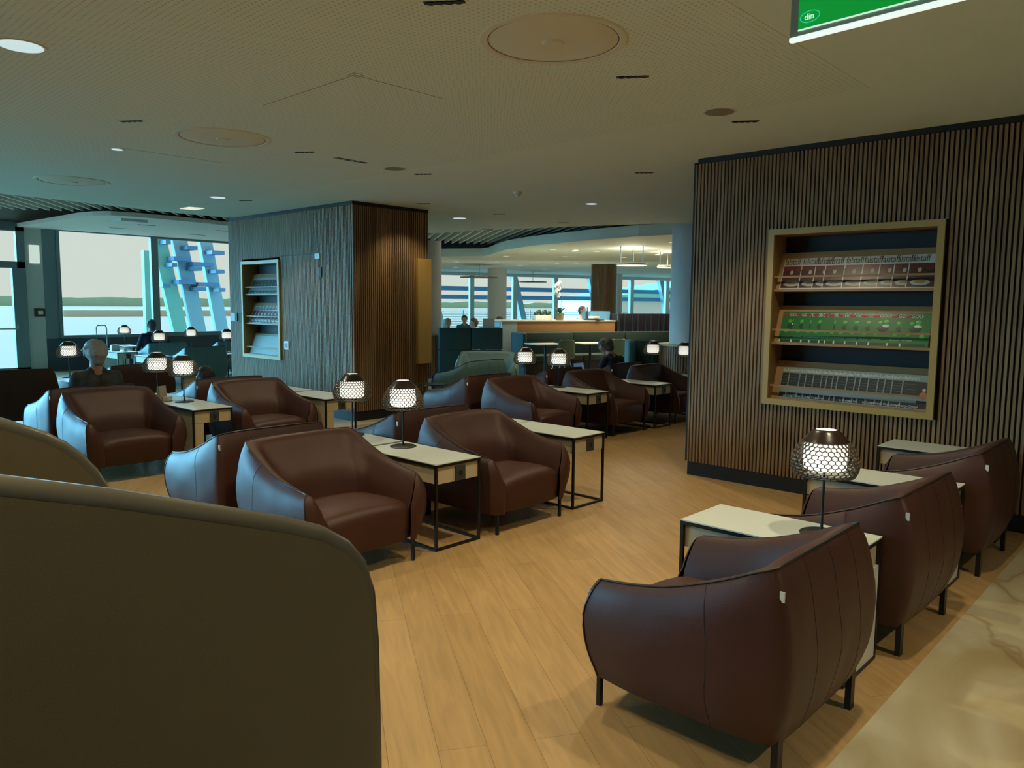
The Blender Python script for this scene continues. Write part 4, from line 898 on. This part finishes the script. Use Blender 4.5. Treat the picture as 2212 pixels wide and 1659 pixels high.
t = thing('napkin_box', 'white napkin holder on the window-side table', 'napkin holder', (-16.95, 6.02, .575)); MB().rbox(-.06, .06, -.08, .08, 0, .09, .008).build('box', WHITE, t); MB().box(-.05, .05, -.07, .07, .09, .12).build('napkins', MT['cover_white'], t)
t = thing('trolley_case', 'trolley suitcase with pulled-out silver handle behind the window-side table', 'suitcase', (-17.75, 6.05, 0), .3)
MB().rbox(-.13, .13, -.19, .19, .06, .58, .05).build('shell', BLACKP, t, 50); MB().tube([(0, -.12, .56), (0, -.12, 1.03), (0, -.09, 1.08), (0, .09, 1.08), (0, .12, 1.03), (0, .12, .56)], .013, 8).build('handle', mat('pale_handle', (.35, .38, .36), .4), t, 50)
for sy_ in (-.15, .15): MB().lathe([(.001, -.015), (.03, -.015), (.03, .015), (.001, .015)], 16, (0, sy_, .03)).build('wheel', BLACK, t)
# ---------------------------------------------------------------- people
def capsules(parts, vox):
    """parts: (p0, r0, p1, r1, tag) -> one continuous voxel-merged body with a material per tag"""
    b = MB()
    for p0, r0, p1, r1, tg in parts:
        p0 = Vector(p0); p1 = Vector(p1); n = 5
        if (p1-p0).length < 1e-4: b.ell(p0, (r0, r0, r0), 14, 10); continue
        pts = []; rr = []
        d = (p1-p0).normalized()
        for a in (90, 60, 30): pts.append(p0-d*r0*math.sin(math.radians(a))); rr.append(max(.0008, r0*math.cos(math.radians(a))))
        pts.append(p0); rr.append(r0); pts.append(p1); rr.append(r1)
        for a in (30, 60, 90): pts.append(p1+d*r1*math.sin(math.radians(a))); rr.append(max(.0008, r1*math.cos(math.radians(a))))
        b.tube(pts, rr, 12)
    return b
def voxel(b, name, vox, tags, parts, mats, parent, smooth=3):
    me = bpy.data.meshes.new(name); me.from_pydata(b.v, [], b.f)
    bm = bmesh.new(); bm.from_mesh(me); bmesh.ops.recalc_face_normals(bm, faces=bm.faces[:]); bm.to_mesh(me); bm.free()
    o = bpy.data.objects.new(name, me); COL.objects.link(o)
    r = o.modifiers.new('r', 'REMESH'); r.mode = 'VOXEL'; r.voxel_size = vox; s = o.modifiers.new('s', 'SMOOTH'); s.iterations = smooth; s.factor = .5
    m2 = bpy.data.meshes.new_from_object(o.evaluated_get(bpy.context.evaluated_depsgraph_get()))
    bpy.data.objects.remove(o); o = bpy.data.objects.new(name, m2); COL.objects.link(o); o.parent = parent; m2.materials.clear()
    for q in mats: m2.materials.append(q)
    m2.shade_smooth()
    if tags:
        idx = []
        segs = [(Vector(p0), r0, Vector(p1)-Vector(p0), r1, tags.index(tg)) for p0, r0, p1, r1, tg in parts]
        for f in m2.polygons:
            c = f.center; best = 9; bi = 0
            for p0, r0, d, r1, ti in segs:
                L2 = d.length_squared; u = 0 if L2 < 1e-8 else max(0, min(1, (c-p0).dot(d)/L2))
                q = (c-(p0+d*u)).length-(r0+(r1-r0)*u)
                if q < best: best = q; bi = ti
            idx.append(bi)
        m2.polygons.foreach_set('material_index', idx)
    return o
SKIN = mat('skin', (.42, .24, .16), .55); SHOE = mat('shoe_black', (.01, .01, .012), .4)
def person(label, loc, rot, top, hair, pants=(.02, .022, .035), lean=.15, headp=0, heady=0, hands='lap', vox=.012, long_hair=False, group=None, ph=.46, torso=.50, hs=1.0, legs=True, hairs=1.0, collar=None, knee=.0):
    t = thing('person', label, 'person', loc, rot, group)
    V3 = Vector; P = V3((0, 0, ph)); td = V3((-math.sin(lean), 0, math.cos(lean)))
    N = P+td*torso; ch = P+td*(torso*.72); parts = []
    A = lambda p0, r0, p1, r1, tg: parts.append((tuple(p0), r0, tuple(p1), r1, tg))
    fwd = V3((math.cos(headp)*math.cos(heady), math.cos(headp)*math.sin(heady), -math.sin(headp))); upv = V3((math.sin(headp), 0, math.cos(headp)))
    sidev = upv.cross(fwd).normalized()
    H = N+td*.035+upv*.105*hs+fwd*.01
    for y in (-.07, .07): A(P+V3((0, y, 0)), .115, P+td*torso*.4+V3((0, y*.8, 0)), .105, 'top')
    for y in (-.08, .08): A(P+td*torso*.45+V3((0, y, 0)), .11, ch+V3((0, y*1.1, 0)), .115, 'top')
    A(N-td*.07+V3((0, -.13, 0)), .06, N-td*.07+V3((0, .13, 0)), .06, 'top'); A(N-td*.03+V3((0, -.05, 0)), .055, N-td*.03+V3((0, .05, 0)), .055, 'top')
    A(N-td*.03, .064, H-upv*.05-fwd*.01, .056, 'skin')
    A(H+upv*.025-fwd*.012, .088*hs, H+upv*.03+fwd*.012, .085*hs, 'skin'); A(H-upv*.035+fwd*.02, .066*hs, H-upv*.065+fwd*.045, .040*hs, 'skin')
    A(H+upv*.012+fwd*.088*hs, .011, H-upv*.022+fwd*.104*hs, .014, 'skin')
    for s in (-1, 1):
        A(H+sidev*s*.088*hs-upv*.012, .014, H+sidev*s*.09*hs+upv*.018-fwd*.006, .017, 'skin')
        A(H+sidev*s*.032+fwd*.083*hs+upv*.012, .010, H+sidev*s*.036+fwd*.082*hs+upv*.012, .010, 'skin')
    A(H-upv*.047+fwd*.082*hs-sidev*.018, .008, H-upv*.047+fwd*.082*hs+sidev*.018, .008, 'lip')
    for s in (-1, 1):
        S0 = N-td*.075+V3((0, s*.185, 0))
        if hands == 'lap': E = S0+V3((.06+lean*.2, s*.06, -.27)); Wr = E+V3((.23, -s*.08, -.02))
        elif hands == 'phone': E = S0+V3((.10, s*.03, -.25)); Wr = E+V3((.20, -s*.10, .13))
        elif hands == 'keys': E = S0+V3((.08, s*.07, -.25)); Wr = E+V3((.24, -s*.07, -.06))
        elif hands == 'rest' and s == -1: E = S0+V3((-.02, -.20, -.18)); Wr = E+V3((.16, -.14, -.08))
        elif hands == 'cup' and s == -1: E = S0+V3((.14, -.14, -.20)); Wr = E+V3((.16, .16, .20))
        else: E = S0+V3((.06, s*.08, -.26)); Wr = E+V3((.22, -s*.06, -.03))
        A(S0, .062, E, .048, 'top'); A(E, .047, Wr, .033, 'top'); A(E.lerp(Wr, .93), .028, Wr.lerp(E, -.1), .027, 'skin')
        d = (Wr-E).normalized(); sd = d.cross(V3((0, 0, 1))).normalized(); pd = sd.cross(d)
        pm = Wr+d*.05
        for q in (-.026, -.009, .009, .026): A(Wr+d*.02+sd*q*.7, .014, pm+d*.035+sd*q, .012, 'skin')
        for q, ln in ((-.029, .055), (-.010, .068), (.010, .072), (.029, .062)):
            a_ = pm+d*.045+sd*q; b_ = a_+d*ln*.55-pd*.012*abs(1); c_ = b_+d*ln*.35-pd*.026
            A(a_, .0085, b_, .0078, 'skin'); A(b_, .0078, c_, .0068, 'skin')
        th0 = Wr+d*.035-sd*s*.022*-1; A(th0, .011, th0+d*.03+sd*s*.028, .010, 'skin'); A(th0+d*.03+sd*s*.028, .010, th0+d*.058+sd*s*.030-pd*.008, .008, 'skin')
        if legs:
            K = P+V3((.44, s*(.12+knee), .03-.02)); An = K+V3((.06, 0, -(K.z-.09)))
            A(P+V3((0, s*.085, -.02)), .088, K, .060, 'pants'); A(K, .058, An, .040, 'pants'); A(An+V3((-.03, 0, -.045)), .038, An+V3((.16, s*.02, -.058)), .031, 'shoe')
    tags = ['skin', 'top', 'pants', 'shoe', 'lip']
    TM = top if isinstance(top, bpy.types.Material) else mat('cloth_%d_%d_%d' % tuple(int(c*999) for c in top), top, .85, bump_s=120, bump_a=.2)
    PM = mat('trousers_%d' % int(pants[2]*999), pants, .85); LM = mat('lips', (.30, .11, .09), .5)
    voxel(capsules(parts, vox), 'body', vox, tags, parts, [SKIN, TM, PM, SHOE, LM], t)
    hp = []; B_ = lambda p0, r0, p1, r1: hp.append((tuple(p0), r0, tuple(p1), r1, 'h'))
    c = H+upv*.036-fwd*.022; R_ = .096*hs*hairs
    B_(c, R_, c+fwd*.02+upv*.012, R_*.93)
    B_(c-fwd*.030-upv*.03, R_*.90, c-fwd*.025-upv*.085, R_*.66)
    rnd = random.Random(len(label))
    for k in range(60):
        a = rnd.uniform(0, 2*PI); e = rnd.uniform(-.2, 1.4);
        if math.sin(a)*math.cos(e) > .55: continue
        q = c+(sidev*math.cos(a)*math.cos(e)+fwd*(math.sin(a)*math.cos(e))*.8+upv*math.sin(e))*R_*.80
        B_(q, R_*.26, q+(q-c)*rnd.uniform(.10, .24)+sidev*rnd.uniform(-.015, .015)-upv*rnd.uniform(0, .012), R_*.13)
    if long_hair:
        for s in (-1, 0, 1): B_(c-fwd*.05+sidev*s*.05-upv*.05, .055, c-fwd*.06+sidev*s*.05-upv*.24, .035)
    voxel(capsules(hp, vox), 'hair', max(.008, vox*.8), None, hp, [mat('hair_%d_%d' % (int(hair[0]*999), int(hair[2]*999)), hair, .6, bump_s=60, bump_a=.6, noise_s=40, noise_a=.35)], t, 1)
    if collar:
        b = MB(); pts = [N+td*.012+V3((.058*math.cos(a*PI/8), .062*math.sin(a*PI/8), .006)) for a in range(16)]; b.tube(pts, .014, 8, True); b.build('collar', mat('collar_%d' % int(collar[0]*99), collar, .7), t, 60)
    return t
CAMO = mat('camouflage_cloth', (.045, .045, .045), .9, noise_s=14, noise_a=.95)
person('person with short grey hair in a dark patterned top, seen from behind at the left', (-8.40, 2.80, 0), PI, CAMO, (.36, .37, .35), lean=-.02, ph=.46, torso=.45, hs=1.14, vox=.010, hairs=1.06)
person('person with dark hair slumped low in the armchair before the slatted core', (-8.58, 3.95, 0), PI, (.05, .05, .05), (.018, .014, .011), lean=.25, headp=-.5, ph=.35, torso=.29, vox=.012)
person('balding person in a navy jacket with one arm out, seated before the left window', (-16.55, 6.62, 0), PI, (.012, .022, .05), (.06, .055, .06), lean=.02, hands='rest', vox=.014, collar=(.45, .45, .42), hairs=.97)
person('person in dark clothing reading, cut by the left edge of the slatted core', (-16.3, 8.35, 0), PI, (.015, .02, .035), (.05, .05, .05), lean=.1, hands='phone', vox=.016)
person('person in a dark navy sweater bent over a laptop at the centre right', (-6.62, 9.45, 0), PI-.05, (.010, .016, .035), (.10, .085, .06), lean=-.42, headp=.75, ph=.44, torso=.46, hands='keys', vox=.011, hs=1.15)
t = thing('laptop', 'open laptop with a blue screen in front of the bent man', 'laptop', (-7.05, 9.2, .525), PI+.15)
MB().rbox(-.11, .11, -.16, .16, 0, .016, .004).build('keyboard_half', SOCK, t)
sc_ = MB().rbox(-.004, .004, -.16, .16, 0, .21, .003).build('lid', SOCK, t); sc_.matrix_local = Matrix.Translation((.11, 0, .012)) @ Matrix.Rotation(.28, 4, 'Y')
MB().box(-.0055, -.0042, -.148, .148, .014, .198).build('screen', mat('laptop_screen', (.07, .15, .26), .3, emit=.6), sc_)
def pp(px, py, z): a = at(px, py, z); return a
SEATED = [
 (968, 696, 1.22, 'person with blond hair in a purple and pink top on the far bench, leftmost', (.06, .03, .12), (.30, .24, .16), dict(long_hair=True)),
 (1003, 688, 1.28, 'person with short dark hair in a grey jacket on the far bench', (.09, .11, .12), (.02, .018, .016), dict()),
 (1021, 695, 1.22, 'person in white raising a hand on the far bench, beside the grey jacket', (.45, .48, .50), (.10, .07, .05), dict(hands='phone')),
 (1077, 691, 1.25, 'person with dark hair looking at a phone at the right end of the far bench', (.012, .012, .015), (.015, .012, .010), dict(hands='phone', long_hair=True)),
]
for px, py, z, l, top, hair, kw in SEATED:
    a = at(px, py, 1.17); person(l, (a.x, a.y, 0), {1003: -.9, 1077: -2.7, 968: 1.9, 1021: -2.2}[px], top, hair, lean=.05, ph=.50, torso=.50, vox=.02, group='guests on the far bench', **kw)
p = onbar(1254, 1.5); person('person in a cream coat drinking from a cup behind the bar counter', (p.x, p.y, 0), angB-PI/2+.5, (.42, .40, .32), (.10, .08, .07), lean=-.08, ph=.80, torso=.52, hands='cup', vox=.016, legs=True)
b = MB(); q = p
t = thing('bar_stool', 'bar stool behind the bar counter under the person in cream', 'stool', (p.x, p.y, 0)); MB().lathe([(.001, .66), (.17, .66), (.17, .69), (.001, .69)], 24).build('seat', BLACK, t); MB().tube([(0, 0, .02), (0, 0, .66)], .03, 10).build('post', STEEL, t); MB().lathe([(.001, 0), (.2, 0), (.2, .02), (.001, .02)], 24).build('foot', STEEL, t)
for px, py, l in ((1062, 704, 'white screen box on the far ledge beside the dark-haired guest'),):
    a = at(px-6, 706, 1.12); t = thing('menu_board', l, 'board', (a.x, a.y, 1.1), ang); MB().box(-.13, .13, .0, .03, 0, .20).build('board', WHITE, t); MB().box(-.2, .2, -.03, .06, -.0, .012).build('foot', WHITE, t)
# lights of the far bar zone
for px, py, z, e in ((1365, 560, 2.7, 40), (1441, 566, 2.7, 25)):
    a = at(px, py, z); lamp('POINT', 'pendant_glow', a, (0, 0, -1), e, (1, .88, .68), shadow_soft_size=.3)
for (px, py, k) in FD:
    a = at(px, py, 2.9); lamp('SPOT', 'spot_beam', a, (0, 0, -1), 110, (1, .85, .62), spot_size=math.radians(120), spot_blend=.5, shadow_soft_size=.08)

for px, py in ((986, 565.5), (1123, 573), (1246, 569), (1400, 570)):
    a = at(px, py, 3.1); lamp('SPOT', 'spot_beam', a, (0, 0, -1), 260, (.80, .95, 1), spot_size=math.radians(130), spot_blend=.5, shadow_soft_size=.1)  # cool spots added to brighten the bluish far ceiling by floor bounce
